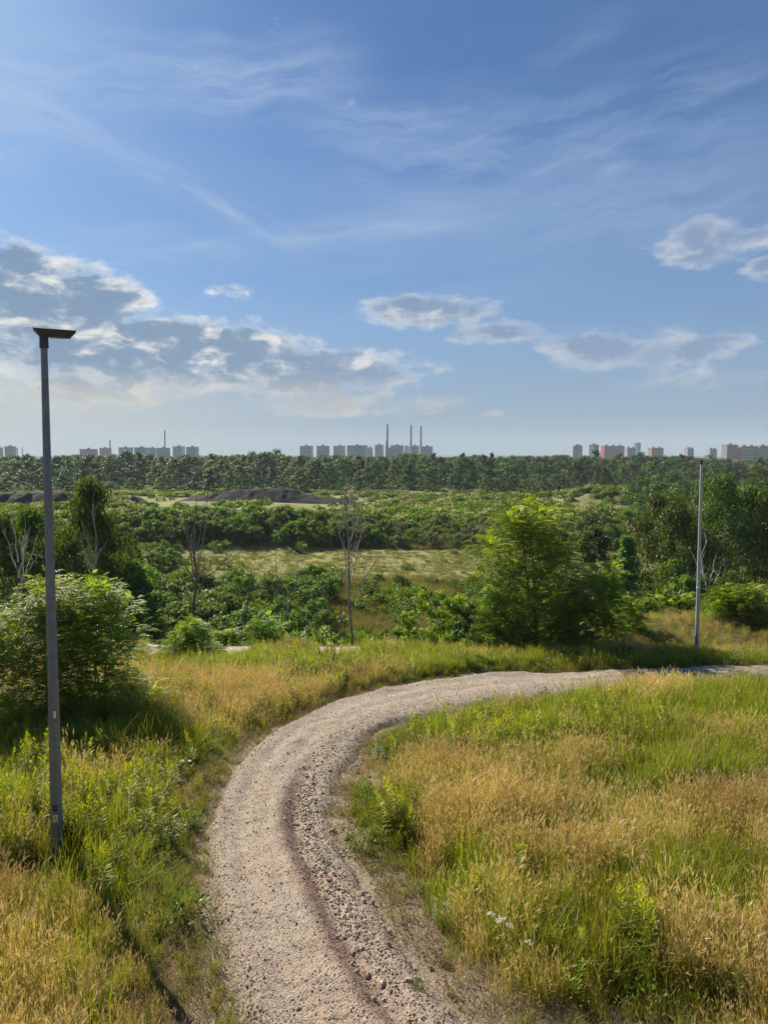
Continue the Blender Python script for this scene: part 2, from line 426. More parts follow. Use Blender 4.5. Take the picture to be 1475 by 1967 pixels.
# the ground is evaluated only in front of y=5: near rows are extrapolated on the same slope
EL_, ER_ = dense(LE, 30), dense(RE, 30)
NS = len(EL_)
def path_h(sn, w, x, y):
    """height above the ground of the path surface; w 0..1 across (left to right)"""
    edge = sstep(w, -.04, .10) * (1 - sstep(w, .84, 1.05))
    near = 1 - sstep(y, 9.5, 12.5)
    h = -.07 + .165 * edge - .035 * near * sstep(w, .62, .75)
    gut = .60 + .03 * (fbm(y * .9, 3.3, 41, 2) - .5)
    h = h - near * .085 * np.exp(-((w - gut - .05) / .07) ** 2) + near * .035 * np.exp(-((w - gut + .10) / .09) ** 2)
    h = h + (fbm(x * 3, y * 3, 51, 3) - .5) * .05 + (fbm(x * 14, y * 14, 61, 2) - .5) * .022
    h = h - .03 * np.exp(-((w - .25) / .07) ** 2) - .03 * np.exp(-((w - .47) / .07) ** 2) * (1 - near * .5)
    h = h + (fbm(x * 1.7, y * 1.7, 71, 4) - .5) * .22 * (1 - sstep(w, .0, .16) * (1 - sstep(w, .84, 1.0)))
    return h
def build_path():
    W = 64
    w = np.linspace(-.16, 1.16, W)
    x = EL_[:, 0][:, None] * (1 - w) + ER_[:, 0][:, None] * w
    y = EL_[:, 1][:, None] * (1 - w) + ER_[:, 1][:, None] * w
    sn = np.broadcast_to(np.arange(NS)[:, None], x.shape)
    ww = np.broadcast_to(w[None], x.shape)
    z = zg(x, y) + path_h(sn, ww, x, y)
    P = np.stack([x, y, z], -1).reshape(-1, 3)
    i = np.arange(NS - 1)[:, None] * W; j = np.arange(W - 1)[None]
    F = np.stack([i + j, i + j + 1, i + W + j + 1, i + W + j], -1).reshape(-1, 4)
    mb = MB(); mb.add(P, F, 0, ww.ravel(), True)
    m, T = new_mat('path_gravel')
    out = T.n('ShaderNodeOutputMaterial'); p = T.n('ShaderNodeBsdfPrincipled')
    p.inputs['Roughness'].default_value = .93; p.inputs['Specular IOR Level'].default_value = .15
    g = T.n('ShaderNodeNewGeometry'); pos = g.outputs['Position']
    sp = T.n('ShaderNodeSeparateXYZ'); T.set(sp.inputs[0], pos)
    at = T.n('ShaderNodeAttribute', attribute_name='tint').outputs['Fac']
    f1 = T.noise(pos, 60, 4, .7); f2 = T.noise(pos, 14, 5, .65); f3 = T.noise(pos, 1.3, 4, .6, .5); f4 = T.noise(pos, .55, 3, .5)
    vo = T.n('ShaderNodeTexVoronoi'); vo.inputs['Scale'].default_value = 42; T.set(vo.inputs['Vector'], pos)
    vs = T.n('ShaderNodeSeparateColor'); T.set(vs.inputs[0], vo.outputs['Color'])
    c = T.mix(T.ramp(f2, .3, .7), c4((.20, .17, .14)), c4((.36, .31, .26)))
    c = T.mix(T.m('MULTIPLY', T.m('MULTIPLY', T.ramp(f3, .42, .66), T.ramp(sp.outputs[1], 13, 8)), .45), c, c4((.33, .225, .18)))           # reddish burnt slate
    c = T.mix(T.m('MULTIPLY', T.ramp(f4, .45, .65), .5), c, c4((.27, .25, .225)))
    wt = T.m('ADD', T.m('EXPONENT', T.m('MULTIPLY', T.m('POWER', T.m('DIVIDE', T.m('SUBTRACT', at, .24), .07), 2.0), -1.0)), T.m('EXPONENT', T.m('MULTIPLY', T.m('POWER', T.m('DIVIDE', T.m('SUBTRACT', at, .47), .07), 2.0), -1.0)))
    c = T.mix(T.m('MULTIPLY', T.m('MULTIPLY', wt, T.ramp(f3, .7, .35)), .45), c, c4((.40, .35, .29)))
    c = T.mix(T.m('MULTIPLY', T.m('MULTIPLY', T.ramp(at, .14, .02), T.ramp(f2, .35, .6)), .7), c, c4((.15, .135, .09)))
    c = T.mix(T.m('MULTIPLY', T.m('MULTIPLY', T.ramp(at, .80, .95), T.ramp(f2, .35, .6)), .5), c, c4((.17, .15, .10)))
    c = T.mix(T.m('MULTIPLY', T.ramp(vs.outputs[0], .2, .9), .4), c, c4((.46, .40, .34)))
    c = T.mix(T.m('MULTIPLY', T.ramp(f1, .50, .75), .38), c, c4((.13, .105, .085)))
    ny = T.ramp(sp.outputs[1], 12, 9)
    gm = T.m('MULTIPLY', T.m('MULTIPLY', T.ramp(at, .46, .58), T.ramp(at, .72, .62)), ny)
    c = T.mix(T.m('MULTIPLY', gm, .55), c, c4((.17, .085, .065)))
    T.set(p.inputs['Base Color'], c)
    h = T.m('ADD', T.m('MULTIPLY', T.m('SUBTRACT', 1.0, vo.outputs['Distance']), .7), f1)
    b = T.n('ShaderNodeBump'); b.inputs['Strength'].default_value = .9; b.inputs['Distance'].default_value = .018
    T.set(b.inputs['Height'], h); T.set(p.inputs['Normal'], b.outputs[0])
    T.nt.links.new(p.outputs[0], out.inputs[0])
    return tag(mb.obj('path', [m]), kind='structure')
path = build_path()

# signed distance to the path (negative inside) and crosswise position
_poly = np.concatenate([EL_[::3], ER_[::-1][::3]])
def path_dist(x, y):
    a = _poly; b = np.roll(_poly, -1, 0)
    d2 = np.full(len(x), 1e9); ins = np.zeros(len(x), bool)
    for (ax, ay), (bx, by) in zip(a, b):
        dx, dy = bx - ax, by - ay; L = dx * dx + dy * dy + 1e-9
        t = np.clip(((x - ax) * dx + (y - ay) * dy) / L, 0, 1)
        d2 = np.minimum(d2, (x - ax - t * dx) ** 2 + (y - ay - t * dy) ** 2)
        if ay != by:
            c = ((ay > y) != (by > y)) & (x < (bx - ax) * (y - ay) / (by - ay) + ax)
            ins ^= c
    return np.where(ins, -1, 1) * np.sqrt(d2)

build_ground()
# second track on the ledge below
def build_track():
    U = np.linspace(180, 760, 60)
    ax, ay = gpt(U, np.full(60, 1264.0) - 4 * np.sin(U / 60)); bx, by = gpt(U, np.full(60, 1240.0) + 2 * np.sin(U / 45))
    by = np.minimum(by, ay + 3.0)
    w = np.linspace(0, 1, 14)
    x = ax[:, None] * (1 - w) + bx[:, None] * w; y = ay[:, None] * (1 - w) + by[:, None] * w
    e = sstep(w, 0, .2) * (1 - sstep(w, .8, 1))
    z = zg(x, y) - .06 + .11 * e[None] + (fbm(x, y, 81, 3) - .5) * .06
    mb = MB(); i = np.arange(59)[:, None] * 14; j = np.arange(13)[None]
    F = np.stack([i + j, i + j + 1, i + 15 + j, i + 14 + j], -1).reshape(-1, 4)
    mb.add(np.stack([x, y, z], -1), F, 0, .5, True)
    m = solid('pale_gravel', (.33, .30, .27), .95, noise=.15, scale=6, c2=(.42, .38, .35), spec=.1)
    tag(mb.obj('track', [m]), kind='structure')
build_track()

# ------------------------------------------------------------------ instanced ground cover
def cover(name, pts, rot, scl, idx, var, protos, label=None, cat=None, kind='stuff'):
    me = bpy.data.meshes.new(name); n = len(pts)
    me.vertices.add(n); me.vertices.foreach_set('co', np.asarray(pts, np.float32).ravel())
    for nm, ty, ar in (('rot', 'FLOAT_VECTOR', rot), ('scl', 'FLOAT_VECTOR', scl)):
        a = me.attributes.new(nm, ty, 'POINT'); a.data.foreach_set('vector', np.asarray(ar, np.float32).ravel())
    a = me.attributes.new('idx', 'INT', 'POINT'); a.data.foreach_set('value', np.asarray(idx, np.int32))
    a = me.attributes.new('var', 'FLOAT', 'POINT'); a.data.foreach_set('value', np.asarray(var, np.float32))
    o = bpy.data.objects.new(name, me); COL.objects.link(o)
    c = bpy.data.collections.new(name + '_kinds')
    for k, pm in enumerate(protos):
        po = bpy.data.objects.new('%s_kind_%02d' % (name, k), pm); c.objects.link(po)
    ng = bpy.data.node_groups.new(name, 'GeometryNodeTree')
    ng.interface.new_socket('Geometry', in_out='INPUT', socket_type='NodeSocketGeometry')
    ng.interface.new_socket('Geometry', in_out='OUTPUT', socket_type='NodeSocketGeometry')
    N = ng.nodes.new; L = ng.links.new
    gi, go = N('NodeGroupInput'), N('NodeGroupOutput')
    ci = N('GeometryNodeCollectionInfo'); ci.inputs[0].default_value = c; ci.inputs[1].default_value = True; ci.inputs[2].default_value = True
    ip = N('GeometryNodeInstanceOnPoints')
    L(gi.outputs[0], ip.inputs['Points']); L(ci.outputs[0], ip.inputs['Instance']); ip.inputs['Pick Instance'].default_value = True
    def na(nm, ty):
        x = N('GeometryNodeInputNamedAttribute'); x.data_type = ty; x.inputs[0].default_value = nm; return x.outputs[0]
    L(na('idx', 'INT'), ip.inputs['Instance Index'])
    L(na('rot', 'FLOAT_VECTOR'), ip.inputs['Rotation']); L(na('scl', 'FLOAT_VECTOR'), ip.inputs['Scale'])
    L(ip.outputs[0], go.inputs[0])
    md = o.modifiers.new('scatter', 'NODES'); md.node_group = ng
    return tag(o, label, cat, kind=kind)

def blade_strips(mb, root, dirn, h, bend, w, mi=0, seg=3, t0=0.0, t1=1.0, tvar=None):
    """curved blades: root (n,3), dirn horizontal lean direction (n,3)"""
    n = len(root); lv = np.linspace(0, 1, seg + 1)
    side = nrm(np.cross(dirn, [0, 0, 1.])); a = np.random.RandomState(n).uniform(-1, 1, (n, 1))
    side = nrm(side + dirn * a)
    V = []
    for t in lv:
        c = root + np.array([0, 0, 1.]) * (h * t * (1 - .35 * bend * t))[:, None] + dirn * (h * bend * t ** 2)[:, None]
        ww = (w * (1 - t * .85) / 2)[:, None]
        V += [c - side * ww, c + side * ww]
    V = np.stack(V, 1)
    k = 2 * (seg + 1)
    base = np.arange(n)[:, None] * k
    F = np.concatenate([base + np.array([2 * s, 2 * s + 1, 2 * s + 3, 2 * s + 2]) for s in range(seg)], 0)
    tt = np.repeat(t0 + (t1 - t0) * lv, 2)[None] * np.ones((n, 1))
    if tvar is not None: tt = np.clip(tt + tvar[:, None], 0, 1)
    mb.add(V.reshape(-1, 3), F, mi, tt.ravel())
    tip = root + np.array([0, 0, 1.]) * (h * (1 - .35 * bend))[:, None] + dirn * (h * bend)[:, None]
    td = nrm(np.array([0, 0, 1.]) * (1 - .7 * bend)[:, None] + dirn * (2 * bend)[:, None])
    return tip, td
def hdir(rng, n):
    a = rng.uniform(0, 2 * np.pi, n); return np.stack([np.cos(a), np.sin(a), 0 * a], -1)
def disk(rng, n, r):
    a = rng.uniform(0, 2 * np.pi, n); q = r * np.sqrt(rng.uniform(0, 1, n)); return np.stack([q * np.cos(a), q * np.sin(a), 0 * a], -1)

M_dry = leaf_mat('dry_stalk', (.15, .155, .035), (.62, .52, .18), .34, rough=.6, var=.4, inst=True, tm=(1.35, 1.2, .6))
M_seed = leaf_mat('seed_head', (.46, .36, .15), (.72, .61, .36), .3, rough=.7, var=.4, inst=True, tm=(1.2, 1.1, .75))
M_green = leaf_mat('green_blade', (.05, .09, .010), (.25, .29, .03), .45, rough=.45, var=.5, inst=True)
M_olive = leaf_mat('short_blade', (.075, .085, .02), (.21, .205, .065), .35, rough=.6, var=.4, inst=True)
M_gold = leaf_mat('goldenrod_leaf', (.06, .12, .012), (.36, .39, .03), .48, rough=.5, var=.35)
M_gold_i = leaf_mat('weed_leaf', (.06, .11, .012), (.30, .34, .03), .48, rough=.5, var=.5, inst=True)
M_herb = leaf_mat('herb_leaf', (.035, .09, .014), (.13, .20, .03), .4, rough=.5, var=.6, inst=True)
M_thatch = leaf_mat('thatch', (.13, .085, .045), (.30, .21, .12), .15, rough=.8, var=.5, inst=True)
M_worm = leaf_mat('wormwood_leaf', (.16, .20, .10), (.36, .38, .26), .3, rough=.7, var=.4, inst=True)
M_white = solid('white_petal', (.70, .70, .66), .7)

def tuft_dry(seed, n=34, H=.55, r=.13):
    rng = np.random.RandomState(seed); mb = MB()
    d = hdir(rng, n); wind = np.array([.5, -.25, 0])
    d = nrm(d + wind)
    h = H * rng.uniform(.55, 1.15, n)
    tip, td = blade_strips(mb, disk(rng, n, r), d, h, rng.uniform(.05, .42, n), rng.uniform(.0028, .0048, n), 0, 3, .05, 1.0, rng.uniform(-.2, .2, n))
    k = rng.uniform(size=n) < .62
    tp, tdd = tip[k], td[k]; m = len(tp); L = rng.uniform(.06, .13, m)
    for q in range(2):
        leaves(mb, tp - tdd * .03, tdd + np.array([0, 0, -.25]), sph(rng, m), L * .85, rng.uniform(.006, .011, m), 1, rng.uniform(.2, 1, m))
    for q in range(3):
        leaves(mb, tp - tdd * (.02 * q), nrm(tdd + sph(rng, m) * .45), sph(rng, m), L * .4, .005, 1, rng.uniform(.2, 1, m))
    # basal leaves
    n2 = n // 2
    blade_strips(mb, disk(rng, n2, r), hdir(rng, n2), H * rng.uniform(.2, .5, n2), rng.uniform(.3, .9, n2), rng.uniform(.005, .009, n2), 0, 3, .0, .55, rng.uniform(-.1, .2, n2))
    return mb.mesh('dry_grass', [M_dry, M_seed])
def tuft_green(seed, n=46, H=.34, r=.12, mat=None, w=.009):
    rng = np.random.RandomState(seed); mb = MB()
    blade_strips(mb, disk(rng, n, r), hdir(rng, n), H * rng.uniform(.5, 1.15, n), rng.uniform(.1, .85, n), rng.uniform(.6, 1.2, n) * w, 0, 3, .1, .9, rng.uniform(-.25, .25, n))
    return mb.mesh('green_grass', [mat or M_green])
def weed_stem(mb, rng, root, H, lean, mi_stem, mi_leaf, nl=46, L=.085, W=.017, top=.0):
    d = hdir(rng, 1)[0]
    t = np.linspace(0, 1, 7); pts = root + np.stack([d[0] * lean * t ** 2 * H, d[1] * lean * t ** 2 * H, H * t * (1 - .1 * lean)], -1)
    tube(mb, pts, .0045 * (1 - t * .7), 4, mi_stem, .2 + .3 * t.repeat(4), True)
    tl = rng.uniform(.12, 1.0, nl) ** .8; tl.sort()
    p = np.stack([np.interp(tl, t, pts[:, i]) for i in range(3)], -1)
    a = np.arange(nl) * 2.399 + rng.uniform(0, .5, nl)
    el = np.interp(tl, [0, .5, 1], [-.25, .25, 1.0]) + rng.uniform(-.2, .2, nl)
    ax = np.stack([np.cos(a) * np.cos(el), np.sin(a) * np.cos(el), np.sin(el)], -1)
    ll = L * np.interp(tl, [0, .4, .85, 1], [.9, 1.25, .8, .45]) * rng.uniform(.8, 1.2, nl)
    nr = nrm(np.array([0, 0, 1.]) + sph(rng, nl) * .35 - ax * .3)
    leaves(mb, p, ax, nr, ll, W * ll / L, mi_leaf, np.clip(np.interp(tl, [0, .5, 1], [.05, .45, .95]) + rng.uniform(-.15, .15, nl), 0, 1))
    return pts[-1]
def weed_clump(seed, stems=5, H=.7, r=.14, mat=None, L=.085, nl=46):
    rng = np.random.RandomState(seed); mb = MB(); P = disk(rng, stems, r)
    for i in range(stems):
        weed_stem(mb, rng, P[i], H * rng.uniform(.6, 1.1), rng.uniform(0, .3), 0, 0, nl, L)
    return mb.mesh('weed', [mat or M_gold_i])
def herb(seed, n=150, H=.28, r=.2, mat=None, L=.05, W=.028):
    rng = np.random.RandomState(seed); mb = MB()
    d = sph(rng, n); d[:, 2] = np.abs(d[:, 2]); q = rng.uniform(.25, 1, n) ** .5
    p = d * q[:, None] * np.array([r, r, H])
    leaves(mb, p, nrm(d + sph(rng, n) * .6), nrm(d + np.array([0, 0, .8]) + sph(rng, n) * .5), L * rng.uniform(.6, 1.3, n), W * rng.uniform(.7, 1.2, n), 0, np.clip(q * .7 + rng.uniform(-.2, .3, n), 0, 1))
    for i in range(8):
        e = p[rng.randint(n)]; tube(mb, [[0, 0, 0], e * .5, e], .003, 3, 0, .1)
    return mb.mesh('herb', [mat or M_herb])
def thatch(seed, n=60, r=.22):
    rng = np.random.RandomState(seed); mb = MB()
    blade_strips(mb, disk(rng, n, r), hdir(rng, n), rng.uniform(.04, .13, n), rng.uniform(.6, 1.6, n), rng.uniform(.003, .006, n), 0, 2, .1, .9, rng.uniform(-.3, .3, n))
    return mb.mesh('thatch', [M_thatch])
def flower_herb(seed, H=.5):
    rng = np.random.RandomState(seed); mb = MB()
    for i in range(5):
        P = disk(rng, 1, .09)[0]; tip = weed_stem(mb, rng, P, H * rng.uniform(.7, 1.1), .25, 0, 0, 26, .05, .008)
        n = 26; q = disk(rng, n, .035); q[:, 2] = rng.uniform(0, .012, n)
        leaves(mb, tip + q, hdir(rng, n), np.tile([0, 0, 1.], (n, 1)) + sph(rng, n) * .3, .011, .010, 1, .5)
    return mb.mesh('flowering_herb', [M_herb, M_white])

def G(u, v, cu, cv, su, sv): return np.exp(-((u - cu) / su) ** 2 - ((v - cv) / sv) ** 2)
GREEN = [(1250, 1395, 330, 55), (1440, 1480, 110, 50), (600, 1275, 420, 26), (1200, 1280, 300, 22), (190, 1640, 175, 120), (30, 1560, 90, 130), (60, 1440, 120, 60), (250, 1430, 190, 60), (1010, 1450, 170, 60), (1220, 1440, 200, 60), (1420, 1380, 140, 60), (750, 1600, 60, 55),
         (1150, 1820, 190, 100), (1330, 1740, 170, 90), (1290, 1510, 150, 28), (900, 1720, 50, 50), (820, 1435, 90, 35), (420, 1290, 150, 30), (700, 1270, 250, 25), (940, 1290, 150, 20)]
LEFTG = [(560, 1300, 400, 22)]
def green_w(u, v):
    g = np.zeros(np.shape(u))
    for q in GREEN: g = np.maximum(g, G(u, v, *q))
    return g
WEED = [(430, 1375, 190, 32), (650, 1300, 240, 30), (330, 1320, 90, 30), (1100, 1268, 380, 18), (1290, 1440, 170, 60), (1400, 1850, 90, 70), (190, 1590, 150, 90), (300, 1560, 90, 60), (40, 1600, 80, 90), (60, 1470, 90, 40), (930, 1440, 110, 50), (1080, 1420, 110, 40), (1430, 1460, 60, 40), (755, 1600, 42, 30), (905, 1735, 40, 20),
        (480, 1300, 120, 22), (620, 1290, 110, 22), (760, 1270, 150, 22), (920, 1265, 120, 22), (1200, 1410, 160, 40), (440, 1290, 80, 26), (1330, 1330, 110, 14), (1250, 1830, 60, 40)]
def weed_w(u, v):
    g = np.zeros(np.shape(u))
    for q in WEED: g = np.maximum(g, G(u, v, *q))
    return g

def scatter_near(rng, n, ymin=4.2, ymax=34, p=1.35):
    t = rng.uniform(0, 1, n); y = (ymin ** p + t * (ymax ** p - ymin ** p)) ** (1 / p)
    hw = y * .56 + 1.6
    x = rng.uniform(-1, 1, n) * hw
    return x, y
def ground_cover():
    rng = np.random.RandomState(7)
    # weights are looked up by where a place lies on the slope
    def setup(n, **k):
        x, y = scatter_near(rng, n, **k); z = zg(x, y); u, v = proj(x, y, z)
        pd = path_dist(x, y)
        pd = np.where((u < 640) & (v > 1400) & (pd > 0), pd * .62, pd)
        tk = (y > 21.5) & (y < 27.5) & (v > 1230) & (v < 1268) & (((u > 285) & (u < 335)) | ((u > 385) & (u < 480)) | ((u > 600) & (u < 690)))
        pd = np.where(tk, -1.0, pd)
        pd = np.where(np.hypot(x + 3.66, y - 7.62) < .42, .07, pd)
        low = y < 5.9; ins_ = (u > 460 + (v - 1967) * .28) & (u < 885 + (v - 1967) * .6)
        pd = np.where(low & ins_, -1.0, np.where(low & (u < 452 + (v - 1967) * .28), np.maximum(pd, .25), pd))
        return x, y, z, u, v, pd
    def emit(name, sel, x, y, z, protos, s0, s1, var, label=None, tilt=.12, hs=None):
        m = sel.sum(); P = np.stack([x, y, z - .01], -1)[sel]
        rot = np.stack([rng.uniform(-tilt, tilt, m), rng.uniform(-tilt, tilt, m), rng.uniform(0, 6.28, m)], -1)
        s = rng.uniform(s0, s1, m)
        if hs is not None: s = s * hs[sel]
        scl = np.stack([s, s, s * rng.uniform(.85, 1.15, m)], -1)
        return cover(name, P, rot, scl, rng.randint(0, len(protos), m), var[sel] if isinstance(var, np.ndarray) else rng.uniform(0, 1, m), protos)
    # ---- dry grass
    x, y, z, u, v, pd = setup(46000)
    g = green_w(u, v); nz = fbm(x / 1.1, y / 1.1, 91, 3)
    bare = np.maximum(G(u, v, 800, 1800, 75, 190), G(u, v, 735, 1500, 55, 60)) * (u > 640)
    shade = G(u, v, 250, 1440, 210, 60)
    verge = sstep(pd, .05, .85)
    farlo = sstep(y, 18, 25)
    pr = np.clip(.95 - 1.35 * g + (nz - .5) * 2.8, 0.03, 1) * (.06 + .94 * verge) * (1 - .85 * bare) * (1 - .55 * shade)
    pr = pr * np.where((u < 650) & (v > 1480) & (v < 1790), .42, 1.0) * np.where((u < 600) & (v > 1790), .62, 1.0) * (1 - .62 * farlo)
    sel = (pd > .06) & (rng.uniform(size=len(x)) < pr)
    hs = (.5 + .5 * sstep(pd, .1, 1.2)) * (1 - .45 * farlo) * (.62 + .62 * fbm(x / .8, y / .8, 97, 2))
    emit('dry_grass', sel, x, y, z, [tuft_dry(i, 34, .52) for i in range(5)] + [tuft_dry(20 + i, 22, .40, .16) for i in range(2)], .8, 1.25, np.clip(fbm(x / 1.7, y / 1.7, 95, 2) * 1.6 - .3 + rng.uniform(-.15, .15, len(x)), 0, 1), hs=hs)
    # ---- green grass
    x, y, z, u, v, pd = setup(34000)
    g = green_w(u, v); nz = fbm(x / .9, y / .9, 101, 3)
    bare = np.maximum(G(u, v, 800, 1800, 75, 190), G(u, v, 735, 1500, 55, 60)) * (u > 640)
    pr = np.clip(.40 + 1.0 * g + (nz - .5) * 1.7, 0.0, 1) * (.2 + .8 * sstep(pd, 0, .5)) * (1 - .9 * bare)
    sel = (pd > .0) & (rng.uniform(size=len(x)) < pr)
    hs = (.45 + .75 * sstep(pd, .0, .9) * (.6 + .4 * sstep(g, .2, .7))) * (1 - .35 * sstep(y, 18, 25))
    emit('green_grass', sel, x, y, z, [tuft_green(i) for i in range(4)] + [tuft_green(9, 50, .5, .15)], .7, 1.25, np.clip(fbm(x / 2, y / 2, 105, 2) * 1.5 - .25 + rng.uniform(-.2, .2, len(x)), 0, 1), hs=hs)
    # ---- short verge grass + thatch
    x, y, z, u, v, pd = setup(26000)
    bare = np.maximum(G(u, v, 800, 1800, 85, 190), G(u, v, 735, 1500, 55, 60)) * (u > 640)
    w = np.exp(-(np.maximum(pd, 0) / .6) ** 2) + .25
    lpd = np.where((u < 650) & (v > 1450), 1.0, .75)
    w = np.where(pd < 0, .30, w)
    sel = (pd > -.28) & (rng.uniform(size=len(x)) < w * lpd * (1 - .72 * bare) * (.25 + 1.3 * fbm(x * 1.6, y * 1.6, 111, 2)))
    emit('verge_grass', sel, x, y, z, [tuft_green(30 + i, 40, .12, .13, M_olive, .006) for i in range(3)], .6, 1.3, np.clip(fbm(x, y, 115, 2) * 1.4 - .2, 0, 1))
    x, y, z, u, v, pd = setup(24000)
    sel = (pd > -.1) & (rng.uniform(size=len(x)) < .45 + .4 * G(u, v, 830, 1750, 120, 200))
    emit('dead_thatch', sel, x, y, z, [thatch(i) for i in range(3)], .7, 1.4, .5)
    # ---- leafy weeds (bulk) and herbs
    x, y, z, u, v, pd = setup(26000)
    ww = weed_w(u, v); nz = fbm(x / .7, y / .7, 121, 3)
    sel = (pd > .12) & (rng.uniform(size=len(x)) < np.clip(ww * 1.0 + (nz - .62) * .8, 0, 1) * .42)
    hs = (.45 + .55 * sstep(pd, .1, .8)) * (1 - .4 * sstep(y, 18, 24))
    emit('weeds', sel, x, y, z, [weed_clump(i, 4, .52) for i in range(4)], .6, 1.1, np.clip(fbm(x / 1.3, y / 1.3, 125, 2) * 1.6 - .3, 0, 1), hs=hs)
    x, y, z, u, v, pd = setup(20000)
    g = green_w(u, v); nz = fbm(x / .6, y / .6, 131, 3)
    sel = (pd > .08) & (rng.uniform(size=len(x)) < np.clip(.05 + g * .8 + (nz - .58) * 1.4, 0, 1) * .45)
    emit('low_herbs', sel, x, y, z, [herb(i) for i in range(4)], .5, 1.2, np.clip(rng.uniform(0, 1, len(x)), 0, 1))
    x, y, z, u, v, pd = setup(3000)
    sel = (pd > .3) & (rng.uniform(size=len(x)) < .10 + .4 * G(u, v, 1380, 1330, 100, 30))
    emit('wormwood', sel, x, y, z, [weed_clump(50 + i, 6, .5, .16, M_worm, .035, 60) for i in range(3)], .5, 1.0, .5)
    sel = (pd > .3) & (rng.uniform(size=len(x)) < .013)
    emit('flowering_herbs', sel, x, y, z, [flower_herb(i) for i in range(2)], .7, 1.0, .5)
    # ---- slopes and bench further off (30 to 135 m): clumps of grass and low scrub
    n = 60000
    t = rng.uniform(0, 1, n); y = (30 ** 1.5 + t * (132 ** 1.5 - 30 ** 1.5)) ** (1 / 1.5); x = rng.uniform(-1, 1, n) * (y * .58 + 3); z = zg(x, y)
    nz = fbm(x / 6, y / 6, 141, 3)
    bench = ((y > 86) & (y < 116)).astype(float)
    sel = rng.uniform(size=n) < .75
    emit('rough_grass', sel & (nz > .24) & (rng.uniform(size=n) > .6 * bench), x, y, z, [tuft_green(60 + i, 60, .55, .6, M_olive, .03) for i in range(3)], .7, 1.5, np.clip(nz * 1.6 - .4 + .3 * bench, 0, 1), hs=1 - .45 * bench)
    n = 26000
    t = rng.uniform(0, 1, n); y = (30 ** 1.5 + t * (132 ** 1.5 - 30 ** 1.5)) ** (1 / 1.5); x = rng.uniform(-1, 1, n) * (y * .58 + 3); z = zg(x, y)
    nz = fbm(x / 7, y / 7, 151, 3); bench = ((y > 84) & (y < 117)).astype(float)
    uu, vv = proj(x, y, z)
    bank = sstep(y, 116, 122)
    sel = rng.uniform(size=n) < np.clip((nz - .42) * 3.0, .05, 1) * (1 - np.where(uu < 470, .6, .93) * bench) * (.45 + .55 * bank) * np.where((uu > 560) & (uu < 930) & (y < 86), .45, 1)
    emit('low_scrub', sel, x, y, z, [herb(70 + i, 260, .9, .75, M_herb, .22, .12) for i in range(4)], .5, 1.5, rng.uniform(0, 1, n))
    # ---- meadow beyond (135 to 330 m)
    n = 42000
    t = rng.uniform(0, 1, n); y = (130 ** 1.3 + t * (330 ** 1.3 - 130 ** 1.3)) ** (1 / 1.3); x = rng.uniform(-1, 1, n) * (y * .58 + 5); z = zg(x, y)
    nz = fbm(x / 16, y / 9, 161, 4)
    ux, _ = proj(x, y, z)
    sel = (rng.uniform(size=n) < np.clip((nz - .50) * 3.6 + .9 * np.exp(-((x - 58) / 20) ** 2 - ((y - 205) / 16) ** 2), .03, 1)) & ~((y > 190) & (y < 222) & (ux > -80) & (ux < 690))
    emit('meadow_scrub', sel, x, y, z, [herb(80 + i, 170, .8, 1.0, M_worm if i == 3 else M_herb, .42, .26) for i in range(4)], .5, 1.6, rng.uniform(0, 1, n))
ground_cover()

